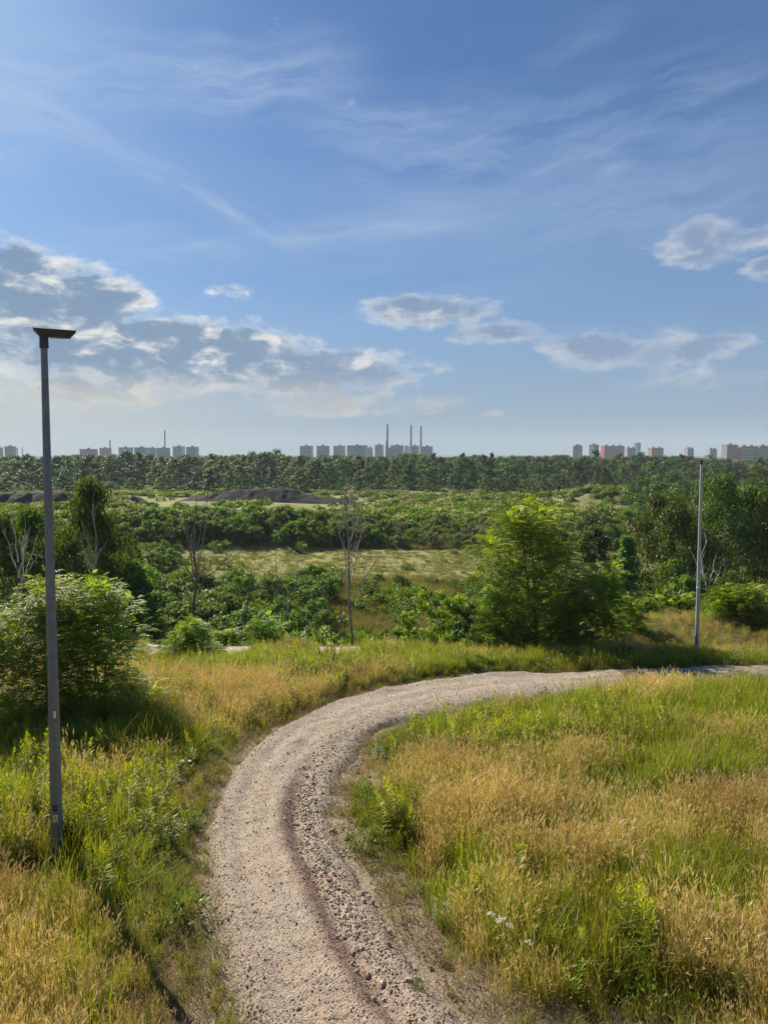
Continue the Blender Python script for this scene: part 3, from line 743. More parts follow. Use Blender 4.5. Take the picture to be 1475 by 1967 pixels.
# ------------------------------------------------------------------ gravel and stones
M_stone = None
def build_stones():
    m, T = new_mat('stone')
    out = T.n('ShaderNodeOutputMaterial'); p = T.n('ShaderNodeBsdfPrincipled'); p.inputs['Roughness'].default_value = .9
    p.inputs['Specular IOR Level'].default_value = .2
    oi = T.n('ShaderNodeObjectInfo')
    cr = T.n('ShaderNodeValToRGB'); T.set(cr.inputs[0], oi.outputs['Random'])
    e = cr.color_ramp.elements; e[0].position = 0; e[0].color = c4((.16, .11, .09)); e[1].position = 1; e[1].color = c4((.52, .46, .40))
    for q, c in ((.25, (.30, .20, .16)), (.45, (.24, .22, .20)), (.65, (.40, .29, .23)), (.85, (.38, .34, .30))):
        x = e.new(q); x.color = c4(c)
    tc = T.n('ShaderNodeTexCoord'); nz = T.noise(tc.outputs['Object'], 2.5, 4, .6)
    T.set(p.inputs['Base Color'], T.mix(.35, cr.outputs[0], T.mix(nz, c4((.15, .12, .10)), c4((.45, .40, .35)))))
    T.nt.links.new(p.outputs[0], out.inputs[0])
    def stone_mesh(seed, flat=.65):
        rng = np.random.RandomState(seed)
        # a cube, subdivided once towards a sphere and broken up: 24 quads
        import bmesh
        bm = bmesh.new(); bmesh.ops.create_icosphere(bm, subdivisions=1, radius=.5)
        pl = [nrm(rng.normal(size=3)) for _ in range(5)]; dd = rng.uniform(.26, .42, 5)
        for vv in bm.verts:
            c = np.array(vv.co) * rng.uniform(.85, 1.12)
            for a, d in zip(pl, dd):
                k = c @ a
                if k > d: c = c - a * (k - d)
            vv.co = Vector((c[0] * 1.1, c[1] * .9, c[2] * flat))
        me = bpy.data.meshes.new('stone'); bm.to_mesh(me); bm.free(); me.materials.append(m); return me
    rng = np.random.RandomState(3)
    SM = [stone_mesh(i) for i in range(7)]
    def place(s, w):
        i = np.clip(s, 0, NS - 1.001); k = i.astype(int); f = (i - k)[:, None]
        L = EL_[k] * (1 - f) + EL_[k + 1] * f; Rr = ER_[k] * (1 - f) + ER_[k + 1] * f
        P = L * (1 - w[:, None]) + Rr * w[:, None]
        return P[:, 0], P[:, 1], zg(P[:, 0], P[:, 1]) + path_h(s, w, P[:, 0], P[:, 1])
    # arc-length weighting
    mid = (EL_ + ER_) / 2; seg = np.linalg.norm(np.diff(mid, axis=0), axis=1); cum = np.concatenate([[0], np.cumsum(seg)])
    tot = cum[-1]
    def rs(n, pw=1.0, smax=1.0):
        return np.interp(rng.uniform(0, 1, n) ** pw * tot * smax, cum, np.arange(NS))
    # loose gravel as one mass
    n = 70000
    s = rs(n, 1.5, .85); w = rng.uniform(-.05, 1.08, n)
    gut = .75 * np.exp(-((w - .84) / .20) ** 2) + .5 * np.exp(-((w - .02) / .07) ** 2) + .28
    kp = rng.uniform(size=n) < np.clip(gut, 0, 1)
    s, w = s[kp], w[kp]
    x, y, z = place(s, w); n = len(x)
    sz = .0078 * np.exp(rng.normal(size=n) * .36) * (1 + 1.0 * np.exp(-((w - .72) / .08) ** 2) * (1 - sstep(y, 9.5, 12.5)) * sstep(y, 5.5, 7)) * (1 + .02 * np.maximum(y - 8, 0))
    rot = rng.uniform(0, 6.28, (n, 3)); scl = np.stack([sz * 1.6, sz * 1.6, sz * 1.5], -1)
    cover('gravel', np.stack([x, y, z + sz * .15], -1), rot, scl, rng.randint(0, 7, n), rng.uniform(0, 1, n), SM)
    # gravel on bare soil to the right of the path
    x, y = scatter_near(rng, 60000, ymax=14); zz = zg(x, y); u, v = proj(x, y, zz); pd = path_dist(x, y)
    pr = np.exp(-(np.maximum(pd, 0) / .55) ** 2) * (u > 600) + .3 * np.exp(-(np.maximum(pd, 0) / .2) ** 2)
    k = (pd > -.03) & (rng.uniform(size=len(x)) < pr); x, y, zz = x[k], y[k], zz[k]; n = len(x)
    sz = .012 * np.exp(rng.normal(size=n) * .4)
    cover('roadside_gravel', np.stack([x, y, zz + sz * .15], -1), rng.uniform(0, 6.28, (n, 3)), np.stack([sz * 1.6] * 3, -1), rng.randint(0, 7, n), rng.uniform(0, 1, n), SM)
    # bigger stones along the washed-out gutter: each its own piece of the path
    def stone(x, y, z, s, asp=(1, 1, 1)):
        o = bpy.data.objects.new('stone', SM[rng.randint(7)]); COL.objects.link(o); o.parent = path
        o.location = (x, y, z + s * .12); o.rotation_euler = (rng.uniform(-.5, .5), rng.uniform(-.5, .5), rng.uniform(0, 6.28))
        o.scale = (s * asp[0], s * asp[1], s * asp[2])
    n = 230
    s = np.interp(rng.uniform(0, 1, n) ** 1.1 * 8.5 + .4, cum, np.arange(NS))
    w = .70 + rng.normal(size=n) * .055 + np.where(rng.uniform(size=n) < .3, rng.uniform(-.05, .3, n), 0)
    x, y, z = place(s, w)
    for i in range(n): stone(x[i], y[i], z[i], .034 * math.exp(rng.normal() * .38) + .008)
    for (uu, vv, ss) in [(640, 1600, .10), (690, 1727, .11), (702, 1722, .07), (716, 1741, .08), (668, 1714, .06), (620, 1612, .06), (535, 1634, .07), (776, 1857, .08), (748, 1795, .07), (735, 1789, .06), (726, 1787, .06), (634, 1641, .07), (655, 1645, .06), (601, 1573, .05), (662, 1548, .08), (697, 1740, .05)]:
        gx, gy = gpt(np.array([float(uu)]), np.array([float(vv)]))
        stone(gx[0], gy[0], float(zg(gx, gy)[0]) + .03, ss, (1.1, .9, .8))
    return SM
SM = build_stones()

# ------------------------------------------------------------------ trees
CT = [.22]
def tree(rng, H, CR, shape='round', n=3000, LS=.5, clumps=40, trunk_r=None, cb=.22, mats=None, mi=(0, 1), weep=0.0, wide=.6, forks=1, parts=False, compound=False, sq=.75):
    """returns MB for wood and MB for crown (the same one unless parts)"""
    wood = MB(); crown = MB() if parts else wood
    lm = 0 if parts else 1
    tr = trunk_r or H * .012
    t = np.linspace(0, 1, 8)
    lean = rng.normal(size=2) * .04 * H
    stems = []
    for f in range(forks):
        a = rng.uniform(0, 6.28); off = 0 if forks == 1 else CR * .45
        q = np.stack([lean[0] * t ** 2 + off * math.cos(a + f * 2.1) * t ** .8, lean[1] * t ** 2 + off * math.sin(a + f * 2.1) * t ** .8, H * .93 * t], -1)
        q[1:-1, :2] += rng.normal(size=(6, 2)) * .012 * H
        tube(wood, q, tr * (1 - t * .88) / (1 + .25 * (forks - 1)), 6, 0, .5); stems.append(q)
    C = []; Rr = []; ends = []
    for k in range(clumps):
        h = cb + (1 - cb) * ((k + .5) / clumps) ** .9
        s = (h - cb) / (1 - cb)
        if shape == 'round': pr = math.sin(math.pi * min(.12 + s * .86, 1)) ** .6
        elif shape == 'column': pr = .9 * (1 - s ** 5) * (.7 + .3 * math.sin(s * 9))
        elif shape == 'cone': pr = (1 - s) ** .7 * .95 + .06
        elif shape == 'birch': pr = math.sin(math.pi * (.18 + s * .80)) ** .85
        else: pr = (1 - s * .55)                                    # bush: wide base
        pr = max(pr, .08)
        a = k * 2.399 + rng.uniform(-.5, .5)
        st = stems[k % forks]
        base = np.array([np.interp(max(h - .12, 0.02) * 1.0, t * .93, st[:, i]) for i in range(3)])
        rad = CR * pr * rng.uniform(.45, 1.0)
        e = base + np.array([math.cos(a) * rad, math.sin(a) * rad, H * rng.uniform(.02, .12)])
        e[2] = min(max(e[2], H * .06), H)
        m = (base + e) / 2 + np.array([0, 0, -H * .015])
        tube(wood, [base, m, e], [tr * .32 * (1 - h * .6), tr * .2 * (1 - h * .6), tr * .06], 4, 0, .5)
        C.append(e); Rr.append(CR * wide * rng.uniform(.30, .55)); ends.append((base, e))
        C.append((m + e) / 2); Rr.append(CR * wide * .30)
    C = np.array(C); Rr = np.array(Rr)
    pk = Rr ** 2 / np.sum(Rr ** 2); ci = rng.choice(len(C), n, p=pk)
    ct = rng.uniform(-CT[0], CT[0], len(C))
    d = sph(rng, n)
    q = rng.uniform(0, 1, n) ** .45
    P = C[ci] + d * (Rr[ci] * q)[:, None] * np.array([1, 1, sq])
    if weep:
        dr = rng.uniform(0, 1, n) ** 1.6 * weep * (rng.uniform(size=n) < .6)
        P[:, 2] -= dr * H
        # gather hanging leaves in strands
        sid = rng.randint(0, max(n // 14, 1), n); off = rng.normal(size=(sid.max() + 1, 2)) * .0
        g = dr > 0
        sx = C[ci, 0] + np.sin(sid * 12.9898) * Rr[ci]; sy = C[ci, 1] + np.sin(sid * 78.233) * Rr[ci]
        P[g, 0] = P[g, 0] * .25 + sx[g] * .75; P[g, 1] = P[g, 1] * .25 + sy[g] * .75
    P[:, 2] = np.maximum(P[:, 2], .05 * H * rng.uniform(.3, 1, n))
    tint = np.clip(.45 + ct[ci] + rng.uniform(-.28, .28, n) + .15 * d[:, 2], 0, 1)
    if compound:
        L = LS * rng.uniform(.7, 1.2, n)
        dd = nrm(d * np.array([1, 1, .35]) + sph(rng, n) * .35 + np.array([0, 0, .25]))
        sd = nrm(np.cross(dd, nrm(np.array([0, 0, 1.]) + sph(rng, n) * .25)))
        K = compound
        for k in range(K):
            tk = (k + 1.2) / (K + .4)
            c = P + dd * (L * tk)[:, None] - np.array([0, 0, 1.]) * (L * .42 * tk ** 2)[:, None]
            ws = L * (.30 if K < 6 else .26) * (1 - .25 * abs(tk - .45) * 2)
            for sg in (-1, 1):
                ax = sd * sg + dd * .35 - np.array([0, 0, .18])
                nr = nrm(np.cross(dd, sd) + sph(rng, n) * .25)
                leaves(crown, c, ax, nr, ws, ws * .52, lm, np.clip(tint + rng.uniform(-.08, .08, n), 0, 1))
    else:
        ax = nrm(sph(rng, n) + np.array([0, 0, -.35 - 1.2 * (weep > 0)]))
        leaves(crown, P, ax, nrm(d * .8 + np.array([0, 0, .5]) + sph(rng, n) * .55), LS * rng.uniform(.6, 1.25, n), LS * rng.uniform(.45, .8, n) * (.6 if weep else 1), lm, tint)
    return wood, crown

def thing_tree(name, rng, loc, bark, leafm, label, cat='tree', group=None, parts=True, **k):
    w, c = tree(rng, parts=parts, **k)
    if parts:
        e = empty(name, loc, rng.uniform(0, 6.28), label=label, category=cat, group=group)
        w.obj('trunk', [bark], e); c.obj('crown', [leafm], e)
        return e
    o = w.obj(name, [bark, leafm], None, loc); o.rotation_euler[2] = rng.uniform(0, 6.28)
    return tag(o, label, cat, group)
def zone(u):
    for lim, t in ((85, 'left of the near post'), (260, 'right of the near post'), (420, 'below the striped mast'), (570, 'above the coal heap'), (715, 'below the three grey towers'),
                   (835, 'below the three tall chimneys'), (960, 'right of the three tall chimneys'), (1090, 'left of the orange tower'), (1235, 'below the slab blocks'), (1345, 'left of the far lamp head'), (1420, 'right of the far lamp head')):
        if u < lim: return t
    return 'at the right edge'
def dep(y, z): return y * math.cos(PITCH) - z * math.sin(PITCH)
def P3(u, dist, sink=.05):
    x = (u - 737.5) / F_PX * dist
    for _ in range(3): x = (u - 737.5) / F_PX * dep(dist, float(zg(np.array([x]), np.array([dist]))[0]))
    return (x, dist, float(zg(np.array([x]), np.array([dist]))[0]) - sink)
def hgt(v, dist, loc): return zat(v, dist) - loc[2]

def near_trees():
    rng = np.random.RandomState(11)
    # --- leafy shrubs at the left behind the lamp post
    for (u, d, vt, cr, nn, lab) in [(205, 14.6, 1118, 1.05, 1500, 'feathery green shrub on the left with its right side over the shady hollow'),
                                (95, 14.0, 1112, 1.1, 1500, 'big leafy shrub directly behind the left lamp post'),
                                (-20, 13.2, 1165, 1.0, 1100, 'feathery green shrub cut by the left edge of the picture')]:
        L = P3(u, d)
        thing_tree('robinia_shrub', rng, L, M_bark, M_leaf_rob_b, lab, 'shrub', H=hgt(vt, d, L), CR=cr, shape='bush', n=int(nn * 2.7), LS=.235, clumps=40, cb=.06, compound=6, wide=.8, trunk_r=.03, forks=3)
    # --- the big feathery robinia right of the middle
    d = 24.5; L = P3(1030, d)
    thing_tree('robinia_tree', rng, L, M_bark, M_leaf_rob, 'tall feathery robinia on the ledge right of the middle, bare trunk hidden by foliage', 'tree', H=hgt(962, d, L), CR=1.95, shape='round', n=5600, LS=.38, clumps=56, cb=.03, compound=5, wide=.72, trunk_r=.07, forks=2, sq=.7)
    for (u, d, vt, cr, nn, lab) in [(1165, 24.2, 1082, .85, 800, 'robinia sapling just right of the tall feathery robinia'),
                                (1100, 23.5, 1130, .7, 500, 'low robinia sapling under the right side of the tall robinia'),
                                (960, 24.3, 1120, .75, 600, 'robinia sapling against the left side of the tall robinia'),
                                (1215, 25.5, 1150, .55, 350, 'small robinia sapling by the patch of pale dry grass'),
                                (1380, 26.8, 1130, .85, 560, 'robinia sapling just right of the distant lamp post'),
                                (1440, 26.0, 1120, .9, 640, 'robinia sapling near the right edge beyond the path'),
                                (1500, 26.5, 1130, .9, 500, 'robinia sapling cut by the right edge of the picture'),
                                (1290, 30.5, 1142, 1.0, 480, 'robinia sapling behind the pale dry grass, left of the distant lamp post'),
                                (352, 21.8, 1196, .72, 520, 'round robinia sapling beside the pale lower track'),
                                (505, 25.5, 1190, .62, 330, 'small green sapling in front of the leaning dead stems'),
                                (440, 25.2, 1226, .5, 220, 'little bush at the edge of the pale lower track')]:
        L = P3(u, d)
        thing_tree('robinia_sapling', rng, L, M_bark, M_leaf_rob_b, lab, 'sapling', H=max(hgt(vt, d, L), .6), CR=cr, shape='bush', n=int(nn * 1.9), LS=.31, clumps=22, cb=.05, compound=5, wide=.7, trunk_r=.02, forks=2)
    for (u, d, vt, cr, nn, lab, mt) in [(838, 25.0, 1128, .85, 4200, 'bright broadleaf bush left of the tall robinia', M_leaf_rob_b),
                                (895, 24.6, 1150, .62, 2600, 'dark glossy bush between the bright bush and the tall robinia', M_leaf_ail),
                                (790, 25.6, 1170, .5, 1500, 'small bright bush at the edge of the slope, left of the broadleaf bush', M_leaf_rob_b),
                                (1105, 20.9, 1246, .52, 1900, 'low rounded bush on the far edge of the path', M_leaf_ail),
                                (1185, 21.2, 1262, .42, 1100, 'low dark bush throwing shade on the path, left of the lamp post', M_leaf_ail)]:
        L = P3(u, d)
        thing_tree('broadleaf_bush', rng, L, M_bark, mt, lab, 'bush', H=max(hgt(vt, d, L), .5), CR=cr, shape='bush', n=nn, LS=.085, clumps=24, cb=.08, wide=.62, trunk_r=.02, forks=3)
    # --- birches and other trees in the valley
    for (u, d, vt, cr, nn, lab) in [(182, 47, 905, 2.0, 9000, 'weeping birch on the left rising above the scrub, white stem showing'),
                                (95, 50, 955, 1.9, 6500, 'dark weeping birch right behind the left lamp post'),
                                (225, 52, 985, 1.9, 5500, 'shorter weeping birch to the right of the tall left birch'),
                                (20, 46, 985, 1.9, 5500, 'weeping birch at the left edge behind the bare white stems'),
                                (1262, 62, 938, 2.4, 8000, 'weeping birch left of the distant lamp post'),
                                (1305, 58, 955, 2.2, 7500, 'weeping birch just behind the distant lamp post on its left'),
                                (1385, 60, 908, 2.9, 9500, 'broad weeping birch just right of the distant lamp post'),
                                (1440, 62, 922, 2.6, 8500, 'weeping birch near the right edge'),
                                (1490, 58, 905, 2.8, 8000, 'weeping birch cut by the right edge'),
                                (1340, 66, 925, 2.5, 7500, 'weeping birch seen behind the distant lamp post')]:
        L = P3(u, d, .2)
        thing_tree('birch_tree', rng, L, M_birch, M_leaf_birch, lab, 'birch', H=hgt(vt, d, L) * 1.03, CR=cr * 1.25, shape='birch', n=int(nn * 1.9), LS=.27, clumps=56, cb=.06, weep=.10, wide=.66, trunk_r=.11, forks=1)
    for (u, d, vt, cr, nn, shp, lab) in [(1190, 50, 1030, 1.5, 4500, 'cone', 'layered green tree between the tall robinia and the birches'),
                                (265, 44, 1075, 1.5, 4200, 'round', 'dark rounded tree right of the left shrub'),
                                (1140, 66, 1000, 2.2, 5000, 'round', 'rounded tree behind the tall robinia on its right'),
                                (1060, 70, 1000, 2.2, 4500, 'round', 'rounded tree hidden mostly behind the tall robinia'),
                                (60, 40, 1110, 1.5, 4000, 'round', 'dark round tree behind the left shrubs'),
                                (140, 38, 1095, 1.4, 4000, 'round', 'dark bushy tree between the left shrubs and the tall birch')]:
        L = P3(u, d, .2)
        thing_tree('leafy_tree', rng, L, M_bark, M_leaf_scrub, lab, 'tree', H=hgt(vt, d, L), CR=cr, shape=shp, n=int(nn * 1.5), LS=.25, clumps=40, cb=.08, wide=.6, trunk_r=.08)
    for (u, d, vt, cr, lab) in [(1295, 44, 1072, 1.7, 'round bush in front of the birches, left of the distant lamp post'),
                                (1345, 42, 1100, 1.3, 'round bush behind the middle of the distant lamp post'),
                                (1430, 43, 1090, 1.8, 'round bush in front of the birches near the right edge'),
                                (1250, 40, 1125, 1.2, 'low bush left of the round bushes below the birches'),
                                (1490, 40, 1115, 1.5, 'bush cut by the right edge below the birches'),
                                (1385, 38, 1135, 1.2, 'low bush right of the distant lamp post below the birches'),
                                (1200, 36, 1160, 1.2, 'low bush behind the robinia saplings')]:
        L = P3(u, d, .1)
        thing_tree('valley_bush', rng, L, M_bark, M_leaf_scrub, lab, 'bush', H=hgt(vt, d, L), CR=cr, shape='bush', n=6500, LS=.145, clumps=34, cb=.08, wide=.62, trunk_r=.05, forks=2)
near_trees()

# ------------------------------------------------------------------ bare dead trees
def dead_tree(rng, mb, base, tip, r0, nb=12, twig=1.0, low=.3, spread=.35, depth=2, side=0):
    base = np.array(base, float); tip = np.array(tip, float); H = np.linalg.norm(tip - base)
    t = np.linspace(0, 1, 9); q = base + (tip - base) * t[:, None]
    q[1:-1] += rng.normal(size=(7, 3)) * H * .012 * np.array([1, 1, 0])
    tube(mb, q, r0 * (1 - t) ** .8 + .004, 6 if depth == 2 else 4, 0, .5)
    if depth == 0: return
    for i in range(nb):
        s = rng.uniform(low, .93); p = np.array([np.interp(s, t, q[:, k]) for k in range(3)])
        a = rng.uniform(0, 6.28); L = H * (1.02 - s) * rng.uniform(.22, .75) * twig
        dv = np.array([math.cos(a) * spread, math.sin(a) * spread * .6, 1.0]); dv /= np.linalg.norm(dv)
        dead_tree(rng, mb, p, p + dv * L, r0 * (1 - s) * .5 + .004, max(nb // 3, 1), twig, .25, spread * 1.25, depth - 1)
def dead_trees():
    rng = np.random.RandomState(5)
    def at(u, v, d):
        return np.array([(u - 737.5) / F_PX * dep(d, zat(v, d)), d, zat(v, d)])
    def mk(label, d, stems, bark, nb=12, spread=.35, thick=.07, dv=(1215,)):
        u0 = stems[0][0]; L = P3(u0, d, .15)
        e = empty('dead_tree', L, 0, label=label, category='dead tree')
        mb = MB(); br = MB(); o = np.array(L)
        for k, (ub, vb, ut, vt, n, r) in enumerate(stems):
            b = at(ub, vb, d) - o
            if k == 0: b = np.array([0, 0, 0.])
            dead_tree(rng, mb if k == 0 else br, b, at(ut, vt, d) - o, r, n, 1.0, .3, spread)
        mb.obj('trunk', [bark], e)
        if br.n: br.obj('branch', [bark], e)
    mk('pale bare dead tree standing in the middle of the slope', 30, [(676, 1235, 668, 915, 15, .062), (678, 1150, 742, 1045, 4, .026), (674, 1060, 652, 935, 7, .026), (679, 1070, 702, 940, 7, .028), (676, 1010, 688, 925, 6, .02), (672, 1195, 640, 1178, 0, .008)], M_dead, 12, .33)
    mk('dark bare dead tree with spreading arms on the left slope', 34, [(374, 1210, 378, 930, 9, .085), (380, 1130, 472, 1038, 4, .032), (374, 1110, 348, 960, 6, .03), (378, 1060, 402, 945, 6, .03), (372, 1180, 350, 1120, 2, .03), (384, 1140, 412, 1060, 3, .02)], M_dead_d, 10, .48)
    mk('thin leaning dead stem just left of the pale dead tree', 30, [(530, 1236, 573, 1098, 3, .03), (548, 1190, 590, 1060, 2, .018)], M_dead, 4, .35)
    mk('pair of thin dark dead stems between the two bare trees', 33, [(452, 1232, 490, 1065, 4, .028), (470, 1235, 484, 1090, 3, .022)], M_dead_d, 4, .35)
    mk('slim dark dead sapling left of the leaning stem', 34, [(531, 1150, 534, 1010, 3, .022)], M_dead_d, 4, .3)
    mk('slim bare dead stem behind the pale dead tree', 36, [(665, 1170, 655, 1060, 4, .02)], M_dead_d, 4, .3)
    mk('bare white-stemmed dead tree near the left edge', 38, [(34, 1130, 48, 975, 5, .055), (36, 1080, 22, 960, 5, .03), (36, 1110, 60, 1010, 4, .03), (32, 1090, 5, 1010, 4, .02), (40, 1120, 80, 1060, 3, .02)], M_birch, 8, .4)
    mk('bare grey dead stem standing among the left birches', 44, [(175, 1110, 182, 940, 6, .05), (176, 1090, 150, 1030, 3, .025), (178, 1090, 205, 1040, 3, .025)], M_birch, 6, .35)
    mk('forked white bare stem behind the distant lamp post', 42, [(1358, 1190, 1346, 1010, 4, .06), (1362, 1130, 1375, 1060, 3, .03), (1356, 1120, 1322, 1050, 3, .03)], M_birch, 6, .35)
dead_trees()

# ------------------------------------------------------------------ scrub of the valley, counted one by one
def scrub():
    rng = np.random.RandomState(17)
    protos = []
    for i in range(7):
        H = 2.4
        w, _ = tree(rng, H, 1.5, 'bush' if i % 2 else 'round', n=3600, LS=.165, clumps=26, cb=.08, wide=.66, trunk_r=.04, forks=2)
        protos.append(w.mesh('bush', [M_bark, M_leaf_scrub]))
    g = []
    for i in range(3):
        w, _ = tree(rng, 2.0, 1.5, 'bush', n=2600, LS=.15, clumps=20, cb=.06, wide=.66, trunk_r=.03, forks=2)
        g.append(w.mesh('grey_bush', [M_bark, M_leaf_grey]))
    cnt = 0; pos = []
    LAB = {'a': ('green bush on the far bank above the straw-coloured bench', 'bushes on the far bank'),
           'b': ('green bush on the valley floor in front of the bench', 'bushes on the valley floor'),
           'g': ('grey-green bush on the far bank right of the pale dead tree', 'grey bushes on the far bank'),
           'c': ('bush on the near slope below the ledge', 'bushes on the near slope')}
    def put(k, x, y, s, me):
        o = bpy.data.objects.new({'g': 'grey_bush'}.get(k, 'green_bush'), me); COL.objects.link(o)
        o.location = (x, y, float(zg(np.array([x]), np.array([y]))[0]) - .1)
        o.rotation_euler = (0, 0, rng.uniform(0, 6.28)); o.scale = (s * rng.uniform(.9, 1.25), s * rng.uniform(.9, 1.2), s * rng.uniform(.8, 1.15))
        lab, gr = LAB[k]; u_ = 737.5 + x / y * F_PX
        zt = next((t for lim, t in ((110, 'left of the near lamp post'), (290, 'behind the tall left birch'), (430, 'behind the dark bare tree'), (560, 'between the dark bare tree and leaning dead stem'), (650, 'just left of the pale dead tree'), (730, 'right behind the pale dead tree'),
             (830, 'right of the pale dead tree'), (930, 'left of the tall robinia'), (1130, 'behind the tall robinia'), (1260, 'between robinia and birches'), (1370, 'by the far lamp post')) if u_ < lim), 'near the right edge')
        tag(o, ('large ' if s > 1.15 else 'small ' if s < .8 else '') + lab.split(' above')[0].split(' in front')[0].split(' right of')[0].split(' below')[0] + ', ' + zt, 'bush', gr)
    def field(k, n, u0, u1, y0, y1, s0, s1, me, mind=1.7, keep=None):
        c = 0; tries = 0
        while c < n and tries < n * 30:
            tries += 1
            y = rng.uniform(y0, y1); u = rng.uniform(u0, u1); x = (u - 737.5) / F_PX * y
            if keep and not keep(u, y): continue
            if any((x - a) ** 2 + (y - b) ** 2 < mind ** 2 for a, b in pos): continue
            pos.append((x, y)); put(k, x, y, rng.uniform(s0, s1), me[rng.randint(len(me))]); c += 1
    field('a', 95, 150, 735, 117, 131, .95, 1.5, protos, 2.0)
    field('g', 38, 720, 1010, 117, 131, .75, 1.2, g + protos[:1], 2.2)
    field('a', 30, 1000, 1500, 112, 134, .8, 1.4, protos, 2.2)
    field('b', 66, 220, 620, 46, 80, .7, 1.4, protos, 2.1)
    field('b', 12, 120, 330, 86, 108, .8, 1.3, protos, 2.4)
    field('b', 22, 600, 980, 56, 84, .45, .9, protos, 3.0, lambda u, y: not (600 < u < 760 and y < 66))
    field('b', 26, 950, 1500, 50, 90, .8, 1.5, protos, 2.4)
    field('c', 24, 230, 640, 33, 46, .35, .75, protos, 1.6, lambda u, y: u < 520 or y > 40)
    field('c', 12, -60, 260, 30, 44, .6, 1.0, protos, 1.9)
    field('c', 10, 760, 1250, 31, 46, .4, .75, protos, 1.9)
scrub()

# ------------------------------------------------------------------ the wood beyond the meadow
def forest():
    rng = np.random.RandomState(23)
    pr = []; CT[0] = .10
    spec = [('round', 4.6, M_leaf_forest), ('round', 5.2, M_leaf_forest), ('birch', 3.4, M_leaf_pale), ('round', 3.8, M_leaf_pale), ('column', 2.0, M_leaf_forest), ('birch', 3.8, M_leaf_forest), ('cone', 3.2, M_leaf_forest), ('round', 4.4, M_leaf_pale)]
    for shp, cr, mt in spec:
        w, _ = tree(rng, 15.0, cr * 1.3, shp, n=3600, LS=.60, clumps=20, cb=.12, wide=.66, trunk_r=.17)
        pr.append(w.mesh('forest_tree', [M_bark, mt]))
    names = ['dark_tree', 'dark_tree', 'birch_tree', 'pale_tree', 'poplar_tree', 'dark_tree', 'dark_tree', 'pale_tree']
    LB = {'dark_tree': ('dark green tree in the belt of woodland before the town', 'dark trees of the far wood'), 'birch_tree': ('slender pale birch in the belt of woodland before the town', 'pale birches of the far wood'),
          'pale_tree': ('lighter green rounded tree in the belt of woodland before the town', 'light green trees of the far wood'), 'poplar_tree': ('narrow upright poplar in the belt of woodland before the town', 'poplars of the far wood')}
    prof_u = [-100, 0, 150, 300, 430, 520, 600, 700, 800, 860, 915, 980, 1100, 1180, 1260, 1300, 1400, 1500, 1600]
    prof_v = [874, 874, 871, 872, 870, 868, 874, 872, 868, 876, 868, 874, 872, 874, 872, 874, 877, 880, 882]
    pos = []; C = 0
    def put(u, y, vtop, k=None, sxy=1.0, base=None):
        nonlocal C
        x = (u - 737.5) / F_PX * y; z = float(zg(np.array([x]), np.array([y]))[0]) - .3
        k = rng.choice(8, p=[.2, .2, .12, .12, .06, .12, .06, .12]) if k is None else k
        o = bpy.data.objects.new(names[k], pr[k]); COL.objects.link(o)
        s = (zat(vtop, y) - z) / 15.0
        o.location = (x, y, z); o.rotation_euler = (0, 0, rng.uniform(0, 6.28))
        q = max(s, .45) ** .6 * 1.2
        o.scale = (q * sxy * rng.uniform(.85, 1.2), q * sxy * rng.uniform(.85, 1.2), s)
        lb, gr = LB[names[k]]; rw = 'nearer' if y < 250 else 'front-row' if y < 294 else 'second-row' if y < 312 else 'middle-row' if y < 332 else 'back-row'
        tag(o, rw + ' ' + lb.split(' in the belt')[0] + ', ' + zone(u), 'tree', gr); C += 1
    # front edge and rows behind it
    for row, (y, n, dv0, dv1) in enumerate([(284, 36, 10, 54), (304, 38, 4, 36), (326, 44, 1, 20), (350, 42, -2, 12), (382, 36, -5, 5)]):
        for i in range(n):
            u = -70 + (i + rng.uniform(.1, .9)) / n * 1640
            if 1125 < u < 1200 and y < 330: continue
            if 860 < u < 950 and row == 2: put(u, y, 868 + rng.uniform(-3, 4), 4, .8); continue
            yy = y + rng.uniform(-7, 7) + (15 if u > 1000 else 0)
            put(u, yy, np.interp(u, prof_u, prof_v) + rng.uniform(dv0, dv1) + 9 * (float(fbm(np.array([u / 38.0]), np.array([row * 3.1]), 771, 3)[0]) - .5) * 3.4 + rng.choice([0, 0, 0, -5]) + (4 if row > 2 else 0))
    # nearer rows on the right and some low trees at the edges
    for i in range(34):
        u = rng.uniform(1215, 1560); y = rng.uniform(120, 240)
        put(u, y, np.interp(y, [120, 240], [935, 898]) + rng.uniform(-8, 16), sxy=.85)
    for i in range(24):
        u = rng.choice([rng.uniform(930, 1130), rng.uniform(980, 1240), rng.uniform(-60, 60)]); y = rng.uniform(250, 278)
        put(u, y, rng.uniform(908, 930), rng.choice([2, 3, 7, 5]), .7)
    for i in range(5): put([1143, 1160, 1166, 1178, 1195][i], 275, 900 + rng.uniform(-6, 6), 2, .55)
    # everything further off as one mass
    n = 5200
    t = rng.uniform(0, 1, n); y = 385 + t ** 1.5 * 1900; x = rng.uniform(-1, 1, n) * (y * .6 + 20); z = zg(x, y) - .5
    u, _ = proj(x, y, z)
    top = np.interp(u, prof_u, prof_v) + 5 + rng.uniform(-2, 13, n) + 14 * (fbm(u / 45, y * 0 + 2.2, 779, 3) - .5)
    hz = np.array([zat(t_, 1.0) for t_ in top]) * y - z
    s = np.clip(hz, 5, 15 + y * .004) / 15.0
    rot = np.stack([0 * x, 0 * x, rng.uniform(0, 6.28, n)], -1)
    cover('distant_forest', np.stack([x, y, z], -1), rot, np.stack([s ** .5 * 1.15, s ** .5 * 1.15, s], -1), rng.randint(0, 8, n), rng.uniform(0, 1, n), pr)
forest()

